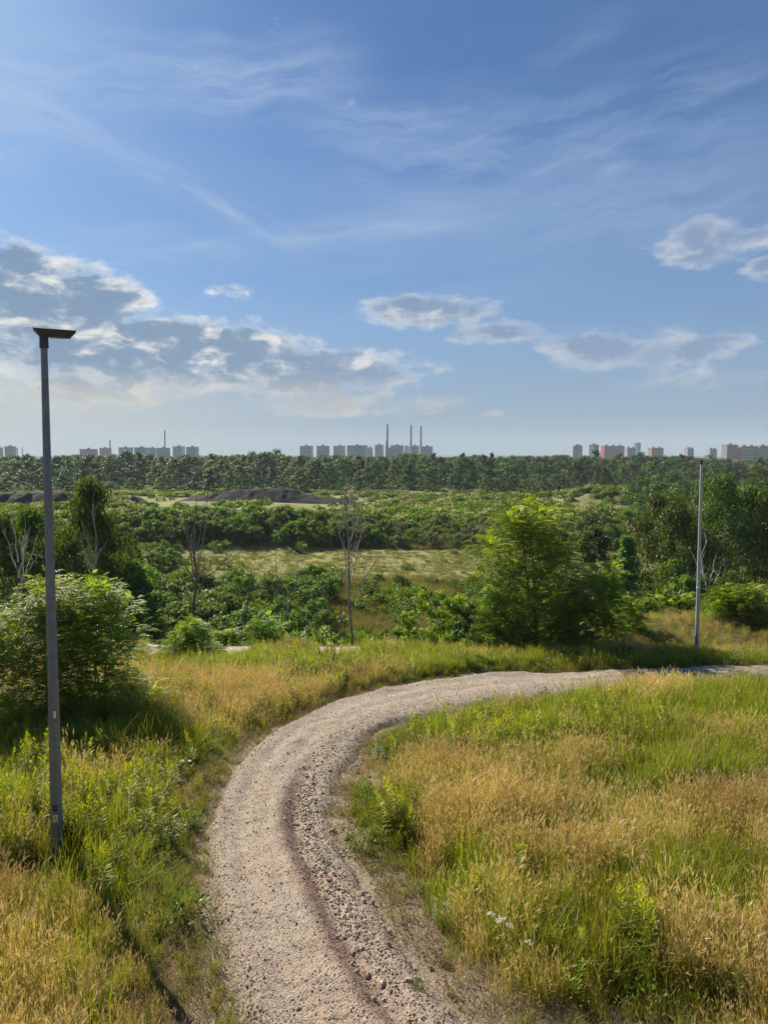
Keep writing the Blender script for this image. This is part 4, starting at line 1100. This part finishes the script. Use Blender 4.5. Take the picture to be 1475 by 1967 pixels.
# ------------------------------------------------------------------ coal heaps
def heaps():
    m, T = new_mat('coal_waste')
    out = T.n('ShaderNodeOutputMaterial'); p = T.n('ShaderNodeBsdfPrincipled'); p.inputs['Roughness'].default_value = .9; p.inputs['Specular IOR Level'].default_value = .08
    g = T.n('ShaderNodeNewGeometry'); nz = T.noise(g.outputs['Position'], .35, 6, .65, .5)
    T.set(p.inputs['Base Color'], T.mix(T.ramp(nz, .3, .7), c4((.008, .009, .013)), c4((.030, .032, .042))))
    b = T.n('ShaderNodeBump'); b.inputs['Strength'].default_value = .8; b.inputs['Distance'].default_value = .6
    T.set(b.inputs['Height'], nz); T.set(p.inputs['Normal'], b.outputs[0])
    T.nt.links.new(p.outputs[0], out.inputs[0])
    def heap(label, d, prof, depth, seed):
        """prof: list of (u, v of the crest) across, at distance d"""
        us = np.linspace(prof[0][0], prof[-1][0], 110)
        vt = np.interp(us, [q[0] for q in prof], [q[1] for q in prof])
        x = (us - 737.5) / F_PX * d
        zt = np.array([zat(v, d) for v in vt])
        w = np.linspace(-1, 1, 40)
        X = x[:, None] + 0 * w; Yy = d + w[None] * depth + 0 * X
        ZG = zg(X, Yy) - .4
        crest = np.maximum(zt[:, None] - zg(X, np.full_like(X, d)), 0)
        shape = np.clip(1.5 - np.abs(w) ** 1.3 * 1.6, 0, 1)[None]
        Z = ZG + .1 + crest * shape + (fbm(X / 3, Yy / 3, seed, 4) - .5) * .7 * sstep(crest, 0, 2) * shape - .8 * np.abs(np.sin(X * .45 + 2 * fbm(X / 6, Yy / 6, seed + 3, 2) * 3)) ** 6 * shape * sstep(crest, 1, 3)
        mb = MB(); n, k = X.shape; i = np.arange(n - 1)[:, None] * k; j = np.arange(k - 1)[None]
        F = np.stack([i + j, i + k + j, i + k + j + 1, i + j + 1], -1).reshape(-1, 4)
        o0 = np.array([x.mean(), d, float(ZG.mean())])
        mb.add(np.stack([X, Yy, Z], -1).reshape(-1, 3) - o0, F, 0, .5, True)
        tag(mb.obj('coal_heap', [m], None, o0), label, 'coal heap')
    heap('long dark grey coal waste heap in front of the wood', 208, [(300, 975), (330, 966), (375, 953), (420, 944), (450, 939), (500, 937), (560, 938), (590, 948), (640, 957), (700, 966)], 13, 401)
    heap('flat-topped dark coal waste heap at the left edge', 214, [(-90, 946), (0, 944), (60, 944), (130, 944), (150, 950), (165, 968)], 9, 411)
    heap('small low dark heap between the two long coal heaps', 205, [(205, 966), (228, 953), (262, 952), (285, 966)], 7, 421)
heaps()

# ------------------------------------------------------------------ the town
def town():
    M = lambda n, c, r=.8: solid(n, c, r)
    mt = {'cream': M('cream_render', (.50, .47, .42)), 'white': M('white_render', (.60, .60, .58)), 'grey': M('grey_concrete', (.33, .34, .36)), 'brown': M('brown_concrete', (.34, .25, .22)),
          'teal': M('teal_render', (.16, .34, .34)), 'orange': M('orange_render', (.55, .22, .09)), 'green': M('green_render', (.08, .27, .19)), 'red': M('red_render', (.62, .07, .05)), 'pink': M('pink_render', (.50, .26, .22)),
          'blue': M('blue_render', (.12, .20, .36)), 'glass': M('window_glass', (.03, .04, .05), .3), 'bglass': M('blue_glass', (.12, .24, .36), .2), 'roof': M('roof_felt', (.12, .12, .13)), 'tile': M('red_roof_tile', (.42, .16, .08)),
          'chim': M('chimney_concrete', (.16, .14, .15)), 'copper': M('green_copper', (.10, .30, .28))}
    def block(u0, u1, vt, d, wall, side, label, yaw=.3, band=None, roofbox=2, name='apartment_block', depth=12.0, cat='apartment block', storey=2.9, win='glass'):
        app = (u1 - u0) / F_PX * d; uc = (u0 + u1) / 2; x = (uc - 737.5) / F_PX * d
        w = max((app - depth * abs(math.sin(yaw))) / math.cos(yaw), 5.0)
        if w <= 5.0: depth = max((app - 5.0 * math.cos(yaw)) / max(abs(math.sin(yaw)), .05), 4.0) if yaw else depth
        zb = float(zg(np.array([x]), np.array([d]))[0]) - 1; H = zat(vt, d) - zb
        e = empty(name, (x, d, zb), yaw, label=label, category=cat)
        mb = MB(); box(mb, (0, 0, H / 2), (w, depth, H)); mb.mi = [np.array([1, 0, 0, 2, 0, 2])]; mb.obj('wall', [mt[wall], mt['roof'], mt[side]], e)
        rb = MB(); box(rb, (0, 0, H + .3), (w + .5, depth + .5, .55)); rf = rb.obj('roof', [mt['roof']], e)
        for k in range(roofbox):
            q = MB(); px = (k + .5) / roofbox * w - w / 2; box(q, (px, 0, H + 1.85), (min(4.2, w * .3), 5, 2.5)); q.obj('lift_house', [mt['grey']], rf)
        ns = int(H // storey); nc = max(int(w / 2.9), 2)
        wm = MB(); bm_ = MB()
        for s in range(ns):
            z = H - 1.9 - s * storey
            for c in range(nc):
                px = -w / 2 + (c + .5) * w / nc
                box(wm, (px, -depth / 2 - .02, z), (w / nc * .58, .12, 1.45))
            for c in range(3):
                sy = -depth / 2 + (c + .5) * depth / 3
                for sx in (-1, 1): box(wm, (sx * (w / 2 + .02), sy, z), (.12, 1.3, 1.4))
            if band: box(bm_, (0, -depth / 2 - .35, z - 1.25), (w * .94, .7, .75))
        tag(wm.obj('window', [mt[win]], e), kind='stuff')
        if band: tag(bm_.obj('balcony', [mt[band]], e), kind='stuff')
        return e
    D = 1500
    for a in [(-4, 7, 860, 'brown', 'grey', 'brownish tower block cut by the left edge of the picture', -.2), (14, 32, 858, 'brown', 'grey', 'brownish tower block just left of the near lamp post', -.2),
              (157, 189, 863, 'brown', 'brown', 'wide brown block, leftmost beyond the near lamp post', .15), (194, 216, 861, 'brown', 'brown', 'brown block beside the smoking chimney', .2),
              (231, 257, 860, 'white', 'grey', 'off-white block between the smoking chimney and the teal blocks', .15), (260, 288, 860, 'teal', 'white', 'wide teal and white block right of the off-white one', -.35),
              (289, 301, 861, 'teal', 'teal', 'narrow teal block left of the striped mast', .1), (302, 329, 861, 'teal', 'white', 'teal block at the foot of the tall striped mast', .25),
              (334, 357, 858, 'teal', 'white', 'teal block just right of the striped mast', -.4), (360, 383, 859, 'teal', 'white', 'rightmost of the teal blocks', -.35),
              (577, 602, 857, 'grey', 'white', 'leftmost of the three grey towers left of the church', -.3), (609, 633, 857, 'grey', 'pink', 'middle one of the three grey towers left of the church', -.3),
              (641, 664, 857, 'grey', 'white', 'rightmost of the three grey towers left of the church', -.3), (667, 706, 856, 'teal', 'white', 'long blue-grey block right of the three grey towers', -.3),
              (706, 716, 860, 'cream', 'cream', 'small cream block behind the long blue-grey block', .0), (720, 737, 855, 'grey', 'white', 'grey block immediately left of the church spire', -.25),
              (750, 775, 856, 'grey', 'pink', 'grey block between the first and second tall chimneys', -.2), (776, 786, 858, 'white', 'white', 'narrow pale block just left of the second tall chimney', .0),
              (788, 805, 857, 'brown', 'grey', 'brownish block between the second and third tall chimneys', -.2), (809, 831, 858, 'grey', 'grey', 'grey block right of the third tall chimney', -.3)]:
        block(*a[:3], D + (a[0] % 7) * 12, *a[3:6], a[6], None, 1)
    block(1099, 1117, 857, 1400, 'cream', 'orange', 'tower block with an orange side wall', .75)
    block(1130, 1148, 855, 1400, 'green', 'white', 'tower block with a white side and a green front', .6, None, 1)
    block(1152, 1197, 857, 1420, 'cream', 'red', 'long pale slab block with red and blue balconies', .25, 'red', 3)
    block(1199, 1217, 861, 1430, 'grey', 'grey', 'grey block left of the glass tower', .15)
    block(1217, 1227, 851, 1800, 'bglass', 'bglass', 'slim blue glass tower, tallest of the right-hand town', .4, None, 0, 'glass_tower', cat='tower', win='blue')
    block(1243, 1271, 861, 1420, 'brown', 'pink', 'brownish block standing alone right of the glass tower', .25, 'brown', 2)
    block(1313, 1328, 862, 1400, 'teal', 'grey', 'small greenish block above the trees left of the far lamp head', .2)
    block(1357, 1372, 863, 1500, 'grey', 'grey', 'small grey block just right of the far lamp head', .1)
    block(1384, 1412, 855, 1150, 'grey', 'grey', 'grey block with red balconies near the right edge', .3, 'red', 1)
    block(1414, 1448, 858, 1150, 'pink', 'orange', 'pink slab block with pale balconies near the right edge', .2, 'cream', 2)
    block(1448, 1490, 857, 1150, 'pink', 'grey', 'pinkish slab block cut by the right edge', .15, 'orange', 2)
    def chimney(u, vt, d, r, label, striped=False, name='factory_chimney'):
        x = (u - 737.5) / F_PX * d; zb = float(zg(np.array([x]), np.array([d]))[0]) - 1; H = zat(vt, d) - zb
        e = empty(name, (x, d, zb), 0, label=label, category='chimney')
        mb = MB(); tube(mb, [[0, 0, 0], [0, 0, H * .5], [0, 0, H]], [r * 1.35, r * 1.12, r], 14, 0, cap=True); mb.obj('shaft', [mt['chim']], e)
        q = MB(); tube(q, [[0, 0, H], [0, 0, H + r * .8]], [r * 1.12] * 2, 14, 0, cap=True); q.obj('rim', [mt['chim']], e)
        for k in range(5 if striped else 2):
            g = MB(); z = H * (.95 - k * .09); tube(g, [[0, 0, z], [0, 0, z + H * (.045 if striped else .01)]], [r * 1.16] * 2, 14, 0, cap=True); g.obj('band', [mt['red' if striped else 'grey']], e)
        return e, H
    chimney(744, 817, 2100, 2.9, 'leftmost of the three tall power-station chimneys'); chimney(789, 818, 2100, 2.7, 'middle one of the three tall power-station chimneys'); chimney(808, 820, 2100, 2.6, 'rightmost of the three tall power-station chimneys')
    chimney(319, 828, 1900, 1.6, 'tall red-banded mast behind the teal blocks', True)
    e, H = chimney(214, 846, 1900, 1.5, 'dark chimney with a thread of smoke beside the brown block')
    chimney(36, 861, 1700, 1.3, 'short chimney left of the near lamp post, nearer the brown tower'); chimney(46, 860, 1700, .9, 'thin short chimney nearest the near lamp post')
    # smoke
    mv = bpy.data.materials.new('smoke_volume'); mv.use_nodes = True; mv.node_tree.nodes.clear(); T = NT(mv.node_tree)
    out = T.n('ShaderNodeOutputMaterial'); pv = T.n('ShaderNodeVolumePrincipled'); pv.inputs['Density'].default_value = .004; pv.inputs['Color'].default_value = (.25, .24, .24, 1)
    T.nt.links.new(pv.outputs[0], out.inputs['Volume'])
    mb = MB(); t = np.linspace(0, 1, 15); tube(mb, np.stack([t ** 1.5 * 26, 0 * t, t * 34 + 2], -1), .02 + np.minimum(1.2 + t * 8, 26 * (1 - t) ** .6), 10, 0, cap=False)
    o = mb.obj('smoke', [mv], None, (e.location.x, e.location.y, e.location.z + H)); tag(o, 'faint dark smoke drifting from the chimney on the left skyline', 'smoke')
    # church
    d = 1450; x = (742 - 737.5) / F_PX * d; zb = float(zg(np.array([x]), np.array([d]))[0]) - 1
    e = empty('church', (x, d, zb), .2, label='church with a pointed green copper spire among the grey blocks', category='church')
    H = zat(860, d) - zb; mb = MB(); box(mb, (0, 0, H / 2), (4.2, 4.2, H)); mb.obj('tower', [mt['brown']], e)
    mb = MB(); top = zat(843, d) - zb
    mb.add([[-2.4, -2.4, H], [2.4, -2.4, H], [2.4, 2.4, H], [-2.4, 2.4, H], [0, 0, top]], [[0, 1, 4], [1, 2, 4], [2, 3, 4], [3, 0, 4]]); mb.obj('spire', [mt['copper']], e)
    mb = MB(); box(mb, (9, 4, (H - 6) / 2), (14, 9, H - 6)); mb.obj('nave', [mt['brown']], e)
    mb = MB(); b = H - 6; mb.add([[1.5, -1, b], [16.5, -1, b], [16.5, 9, b], [1.5, 9, b], [1.5, 4, b + 6.5], [16.5, 4, b + 6.5]], [[0, 1, 5, 4], [2, 3, 4, 5]]); mb.add([[1.5, -1, b], [1.5, 9, b], [1.5, 4, b + 6.5], [16.5, -1, b], [16.5, 9, b], [16.5, 4, b + 6.5]], [[0, 2, 1], [3, 4, 5]]); mb.obj('roof', [mt['copper']], e)
    # low house with an orange roof in the trees, and a long hall on the right
    d = 395; x = (646 - 737.5) / F_PX * d; zb = zat(888, d); e = empty('house', (x, d, zb - 6), .35, label='low house with an orange tiled roof among the trees', category='house')
    mb = MB(); box(mb, (0, 0, 4), (4.4, 3.4, 8)); mb.obj('wall', [mt['cream']], e)
    mb = MB(); mb.add([[-2.4, -2, 8], [2.4, -2, 8], [2.4, 2, 8], [-2.4, 2, 8], [-2.4, 0, 9.6], [2.4, 0, 9.6]], [[0, 1, 5, 4], [2, 3, 4, 5]]); mb.add([[-2.4, -2, 8], [-2.4, 2, 8], [-2.4, 0, 9.6], [2.4, -2, 8], [2.4, 2, 8], [2.4, 0, 9.6]], [[0, 2, 1], [3, 4, 5]]); mb.obj('roof', [mt['tile']], e)
    d = 640; x0, x1 = (1400 - 737.5) / F_PX * d, (1560 - 737.5) / F_PX * d; zt = zat(884, d)
    e = empty('hall', ((x0 + x1) / 2, d, zt - 12), 0, label='long flat-roofed grey hall behind the trees at the right edge', category='hall')
    mb = MB(); box(mb, (0, 0, 5.5), (x1 - x0, 30, 11)); mb.obj('wall', [mt['grey']], e); mb = MB(); box(mb, (0, 0, 11.6), (x1 - x0 + 1, 31, 1.2)); mb.obj('roof', [mt['roof']], e)
town()

# ------------------------------------------------------------------ lamp posts
def lamps():
    m, T = new_mat('galvanised_steel')
    out = T.n('ShaderNodeOutputMaterial'); p = T.n('ShaderNodeBsdfPrincipled')
    tc = T.n('ShaderNodeTexCoord'); nz = T.noise(tc.outputs['Object'], 16, 5, .6); n2 = T.noise(tc.outputs['Object'], 2.0, 4, .6)
    vo = T.n('ShaderNodeTexVoronoi'); vo.inputs['Scale'].default_value = 38; T.set(vo.inputs['Vector'], tc.outputs['Object'])
    c = T.mix(T.ramp(nz, .3, .7), c4((.135, .16, .19)), c4((.20, .23, .265)))
    c = T.mix(T.m('MULTIPLY', T.ramp(n2, .4, .7), .4), c, c4((.085, .10, .12)))
    sc_ = T.n('ShaderNodeSeparateColor'); T.set(sc_.inputs[0], vo.outputs['Color']); c = T.mix(T.m('MULTIPLY', sc_.outputs[0], .3), c, c4((.20, .22, .24)))
    T.set(p.inputs['Base Color'], c); p.inputs['Metallic'].default_value = .35; p.inputs['Roughness'].default_value = .5
    b = T.n('ShaderNodeBump'); b.inputs['Strength'].default_value = .25; b.inputs['Distance'].default_value = .003; T.set(b.inputs['Height'], nz); T.set(p.inputs['Normal'], b.outputs[0])
    T.nt.links.new(p.outputs[0], out.inputs[0])
    Mh = solid('lamp_housing', (.055, .058, .062), .45, .3, noise=.15, scale=8); Mg = solid('lamp_lens', (.30, .30, .28), .25)
    Mw = solid('white_sticker', (.70, .70, .66), .5); Mk = solid('black_sticker', (.015, .015, .017), .4); My = solid('yellow_print', (.72, .55, .03), .5); Mgr = solid('grey_print', (.28, .29, .30), .5)
    Mh2 = solid('sunlit_lamp_housing', (.74, .69, .62), .5, .1)  # far head: sunlight on the housing painted in as a paler colour
    m_far = m.copy(); m_far.name = 'sunlit_galvanised_steel'  # same steel for the far pole, lightened to paint its sunlit side in
    for nd in m_far.node_tree.nodes:
        if nd.type == 'MIX':
            for q_ in (6, 7):
                if not nd.inputs[q_].is_linked:
                    k_ = nd.inputs[q_].default_value; nd.inputs[q_].default_value = (k_[0] * 2.1, k_[1] * 2.1, k_[2] * 2.05, 1)
    def lamp(u, v, d, vtop, label, tilt, head_rz, hm, near):
        _, d = [float(q_[0]) for q_ in gpt(np.array([float(u)]), np.array([float(v)]))]; x, _, z = P3(u, d, 0)
        H = zat(vtop, d) - z - .10
        e = empty('street_lamp', (x, d, z), 0, label=label, category='street lamp'); e.rotation_euler = (0, tilt, 0)
        mb = MB(); t = np.linspace(0, 1, 14)
        tube(mb, np.stack([0 * t, 0 * t, -.3 + (H + .24) * t], -1), .070 - .036 * t, 8, 0, .5, False, R(22.5 + 11)); mb.obj('pole', [m if near else m_far], e)
        mb = MB(); tube(mb, [[0, 0, H - .11], [0, 0, H + .02]], [.047, .044], 16, 0, .5, True, 0, True); mb.obj('collar', [Mh], e)
        # head: flat wedge-ended housing
        L0, L1, W0, h = -.10, .315, .085, .080
        ca, sa = math.cos(head_rz), math.sin(head_rz)
        def hv(a): a = np.array(a, float); return np.stack([a[:, 0] * ca - a[:, 1] * sa, a[:, 0] * sa + a[:, 1] * ca, a[:, 2] + H + .012], -1)
        q = []
        for zz, a0, a1, ww in ((0, -.045, .255, .062), (h * .80, L0, L1, W0), (h * .93, L0 - .003, L1 + .003, W0), (h, L0 + .02, L1 - .02, W0 - .03)):
            q += [[a0, -ww, zz], [a1, -ww, zz], [a1, ww, zz], [a0, ww, zz]]
        mb = MB(); Fq = []
        for s in range(3):
            for k in range(4): Fq.append([s * 4 + k, s * 4 + (k + 1) % 4, s * 4 + 4 + (k + 1) % 4, s * 4 + 4 + k])
        Fq += [[3, 2, 1, 0], [12, 13, 14, 15]]
        mb.add(hv(q), Fq); hd = mb.obj('lamp_head', [hm], e)
        mb = MB(); box(mb, (0, 0, 0), (.15, .09, .006)); mb.v = [hv(mb.v[0] + np.array([.13, 0, -.0045]))]; mb.obj('lens', [Mg], hd)
        mb = MB()
        for k in range(6):
            bb = MB(); box(bb, (.0 + k * .024, 0, h + .002), (.006, .10, .005)); mb.add(hv(bb.v[0]), bb.f[0])
        mb.obj('cooling_fin', [hm], hd)
        def rad(zz): return .070 - .036 * (zz + .3) / (H + .24)
        # the face of the octagon that looks at the camera
        fa = math.atan2(-d, -x); ph = R(22.5 + 11)
        # find the face nearest that direction; tube frame is a = d x X, b = d x a
        angs = []
        for k in range(8):
            th = (k + .5) / 8 * 2 * math.pi + ph; vx = -math.sin(th) * 1.0; vy = math.cos(th)
            dd_ = nrm(np.array([0, 0, 1.])); a_ = nrm(np.cross(dd_, [1., 0, 0])); b_ = np.cross(dd_, a_)
            vec = a_ * math.cos(th) + b_ * math.sin(th); angs.append(math.atan2(vec[1], vec[0]))
        fk = min(range(8), key=lambda k: abs((angs[k] - fa + math.pi) % (2 * math.pi) - math.pi)); A = angs[fk]
        def panel(name, zc, w, h_, th_, mat, off=0.0, extra=0.0, lat=0.0, parent=e):
            r = rad(zc) * math.cos(math.pi / 8) + th_ / 2 + off
            mb = MB(); box(mb, (0, 0, 0), (th_, w, h_)); V = mb.v[0]
            sl = .036 / (H + .24); V = V + np.array([0, lat, 0]); V[:, 0] += r - V[:, 2] * sl
            cA, sA = math.cos(A + extra), math.sin(A + extra)
            mb.v = [np.stack([V[:, 0] * cA - V[:, 1] * sA, V[:, 0] * sA + V[:, 1] * cA, V[:, 2] + zc], -1)]
            return mb.obj(name, [mat], parent)
        if near:
            panel('access_door', .26, .046, .34, .004, m); panel('door_lock', .36, .010, .010, .004, Mk, .0045)
            s1 = panel('black_sticker', .690, .050, .082, .0012, Mk)
            for k in range(2): panel('sticker_stripe', .727 - k * .076, .046, .006, .0006, Mgr, .0016, parent=s1)
            panel('sticker_stripe', .693, .044, .005, .0006, Mgr, .0016, parent=s1)
            s2 = panel('warning_sticker', .570, .052, .085, .0012, Mw, .0002)
            panel('warning_text_bar', .540, .046, .022, .0006, My, .0018, parent=s2)
            # yellow triangle with a black border and a bolt
            def tri(name, s, zc, off, mat):
                r = rad(zc) * math.cos(math.pi / 8) + off
                V = np.array([[r, -s * .5, zc - s * .38], [r, s * .5, zc - s * .38], [r, 0, zc + s * .48]]); cA, sA = math.cos(A), math.sin(A)
                V2 = V - np.array([.0006, 0, 0])
                V = np.concatenate([V, V2]); V = np.stack([V[:, 0] * cA - V[:, 1] * sA, V[:, 0] * sA + V[:, 1] * cA, V[:, 2]], -1)
                mb = MB(); mb.add(V, [[0, 1, 2], [5, 4, 3]]); mb.add(V, [[0, 3, 4, 1], [1, 4, 5, 2], [2, 5, 3, 0]]); mb.obj(name, [mat], s2)
            tri('triangle_border', .044, .583, .0032, Mk); tri('warning_triangle', .034, .583, .0040, My)
            r = rad(.583) * math.cos(math.pi / 8) + .0046; bp = [(.001, .010), (-.004, -.001), (0, -.001), (-.002, -.011), (.004, .002), (.0005, .002)]
            cA, sA = math.cos(A), math.sin(A); V = np.array([[r * cA - a * sA, r * sA + a * cA, .583 + b] for a, b in bp]); mb = MB(); mb.add(V, [[0, 1, 2], [0, 2, 5]]); mb.add(V, [[2, 3, 4], [2, 4, 5]]); mb.obj('lightning_bolt', [Mk], s2)
            panel('paper_sticker', 1.75, .028, .078, .0012, Mw, .0004, .0, .020)
            tie = MB(); a = np.linspace(0, 2 * math.pi, 17); rr_ = rad(.76) * 1.005
            zz = MB(); tube(zz, np.array([[-.06, -.03, .60], [-.105, -.045, .595], [-.13, -.05, .580]]), .004, 5, 0, .5, True, 0, True); zz.obj('cable_tie', [Mw], e)
        else:
            panel('paper_sticker', 2.35, .045, .11, .0015, Mw, .0004); panel('access_door', .6, .045, .34, .004, m)
            for k in range(8): panel('paper_band', 2.15, .048, .06, .0012, Mw, .0003, k * math.pi / 4)
    lamp(112, 1663, 8.35, 630, 'near galvanised lamp post with a black flat head and warning sticker, on the left', R(.55), R(25), Mh, True)
    lamp(1337, 1265, 22.3, 878, 'far grey lamp post beyond the bend of the path, on the right', R(-.5), R(35), Mh2, False)
lamps()

# ------------------------------------------------------------------ individual weeds, tufts and litter
def singles():
    rng = np.random.RandomState(31)
    pm = []
    for i in range(10):
        mb = MB(); q = np.random.RandomState(500 + i)
        for k in range(1 + i % 3):
            weed_stem(mb, q, disk(q, 1, .05)[0], .8 * q.uniform(.8, 1.1), q.uniform(0, .22), 0, 0, 74, .095, .019)
        pm.append(mb.mesh('goldenrod', [M_gold]))
    reg = [(190, 1600, 130, 80, 95, 'yellow-green goldenrod stem round the foot of the near lamp post', 'goldenrod round the near lamp post'),
           (760, 1605, 32, 20, 14, 'bright green goldenrod at the right edge of the path bend', 'goldenrod at the bend'),
           (920, 1450, 120, 34, 55, 'goldenrod standing on the inner side of the path bend', 'goldenrod inside the bend'),
           (1150, 1430, 170, 30, 30, 'goldenrod in the green strip right of the path', 'goldenrod in the right green strip'),
           (640, 1285, 200, 14, 62, 'yellow-green goldenrod on the far verge beyond the path', 'goldenrod on the far verge'),
           (905, 1745, 16, 9, 6, 'leafy green plant standing alone in the gravel right of the path', 'leafy plants right of the path'),
           (1250, 1850, 60, 40, 12, 'broad green weed in the lower right grass', 'green weeds lower right'),
           (50, 1500, 60, 60, 24, 'goldenrod near the left edge of the picture', 'goldenrod at the left edge')]
    for (cu, cv, su, sv, n, lab, gr) in reg:
        u = rng.normal(cu, su * .7, n); v = rng.normal(cv, sv * .7, n); x, y = gpt(u, v); pd = path_dist(x, y)
        for i in range(n):
            if pd[i] < .12 or math.hypot(x[i] + 3.66, y[i] - 7.58) < .48: continue
            o = bpy.data.objects.new('goldenrod', pm[rng.randint(10)]); COL.objects.link(o)
            o.location = (x[i], y[i], float(zg(x[i:i + 1], y[i:i + 1])[0]) - .02); s = rng.uniform(.55, 1.1) * (.6 if gr == 'leafy plants right of the path' else 1)
            o.rotation_euler = (0, 0, rng.uniform(0, 6.28)); o.scale = (s, s, s * rng.uniform(.8, 1.1))
            if n > 20:
                o['label'] = ''
                lab2 = lab + (', towards the left' if u[i] < cu - su * .3 else ', towards the right' if u[i] > cu + su * .3 else '') + (', nearer' if v[i] > cv else ', further')
            else: lab2 = lab
            tag(o, lab2, 'weed', gr)
    # small grass tufts growing in the gravel
    M_t = leaf_mat('tuft_blade', (.05, .09, .015), (.17, .22, .05), .4, var=.2)
    for (u, v, s, lab) in [(700, 1931, .6, 'small grass tuft in the gravel near the bottom edge'), (800, 1915, .9, 'green grass tuft at the gravel edge near the bottom'), (855, 1858, 1.0, 'dark green grass tuft right of the gravel, upper one of the bottom group'), (868, 1915, .7, 'yellowish grass tuft in the gravel, bottom right of the group'),
                           (712, 1798, .45, 'tiny dark tuft among the gutter stones'), (648, 1472, .55, 'small tuft between the gutter stones at the bend'), (780, 1787, .4, 'tiny tuft on the gravel bank'), (705, 1450, .9, 'rounded tuft at the inner bend of the path')]:
        q = np.random.RandomState(int(u)); mb = MB(); n = 70
        blade_strips(mb, disk(q, n, .06), hdir(q, n), .13 * q.uniform(.5, 1.1, n), q.uniform(.2, .9, n), q.uniform(.004, .007, n), 0, 3, .1, .9, q.uniform(-.2, .2, n))
        gx, gy = gpt(np.array([float(u)]), np.array([float(v)])); pd = path_dist(gx, gy)[0]
        o = mb.obj('grass_tuft', [M_t], None, (gx[0], gy[0], float(zg(gx, gy)[0]) + (.035 if pd < 0 else 0))); o.scale = (s, s, s); tag(o, lab, 'grass tuft')
    # litter and loose rocks
    Mrk = solid('dark_rock', (.035, .033, .034), .7, noise=.3, scale=20); Mlt = solid('pale_rock', (.50, .47, .43), .9, noise=.2, scale=9); Mpl = solid('white_plastic', (.72, .74, .78), .4)
    def rock(u, v, s, mat, name, lab, cat):
        gx, gy = gpt(np.array([float(u)]), np.array([float(v)])); pd = path_dist(gx, gy)[0]
        me = SM[int(u) % 7].copy(); me.materials.clear(); me.materials.append(mat)
        o = bpy.data.objects.new(name, me); COL.objects.link(o); o.location = (gx[0], gy[0], float(zg(gx, gy)[0]) + (.04 if pd < 0 else 0) + s * .22); o.scale = (s, s * .8, s * .8); o.rotation_euler = (.2, .1, u); tag(o, lab, cat)
    rock(524, 1752, .062, Mrk, 'rock', 'small black rock lying alone on the path', 'rock')
    rock(777, 1262, .34, Mlt, 'boulder', 'pale boulder in the grass beyond the path', 'boulder')
    rock(345, 1506, .13, Mlt, 'rock', 'pale rock in the grass left of the path', 'rock')
    gx, gy = gpt(np.array([354.]), np.array([1478.])); mb = MB(); q = np.random.RandomState(4)
    g = np.stack(np.meshgrid(np.linspace(-.12, .12, 9), np.linspace(-.035, .035, 5), indexing='ij'), -1).reshape(-1, 2); zz = .02 + q.uniform(0, .035, len(g))
    Fq = [[i * 5 + j, i * 5 + 5 + j, i * 5 + 6 + j, i * 5 + 1 + j] for i in range(8) for j in range(4)]
    mb.add(np.stack([g[:, 0], g[:, 1], zz + .05], -1), Fq, 0, .5, True); o = mb.obj('plastic_scrap', [Mpl], None, (gx[0], gy[0], float(zg(gx, gy)[0]) + .03)); o.rotation_euler[2] = .2
    md = o.modifiers.new('thickness', 'SOLIDIFY'); md.thickness = .003; tag(o, 'crumpled white plastic scrap in the grass left of the path', 'litter')
singles()

# ------------------------------------------------------------------ air
def haze():
    m = bpy.data.materials.new('haze_air'); m.use_nodes = True; m.node_tree.nodes.clear(); T = NT(m.node_tree)
    out = T.n('ShaderNodeOutputMaterial'); pv = T.n('ShaderNodeVolumePrincipled')
    pv.inputs['Density'].default_value = 1.8e-4; pv.inputs['Color'].default_value = (.60, .74, .92, 1); pv.inputs['Anisotropy'].default_value = 0.0
    T.nt.links.new(pv.outputs[0], out.inputs['Volume'])
    mb = MB(); box(mb, (0, 0, 0), (15600, 15600, 180)); o = mb.obj('haze', [m], None, (0, 0, 90 - 50))
    tag(o, kind='stuff')
haze()
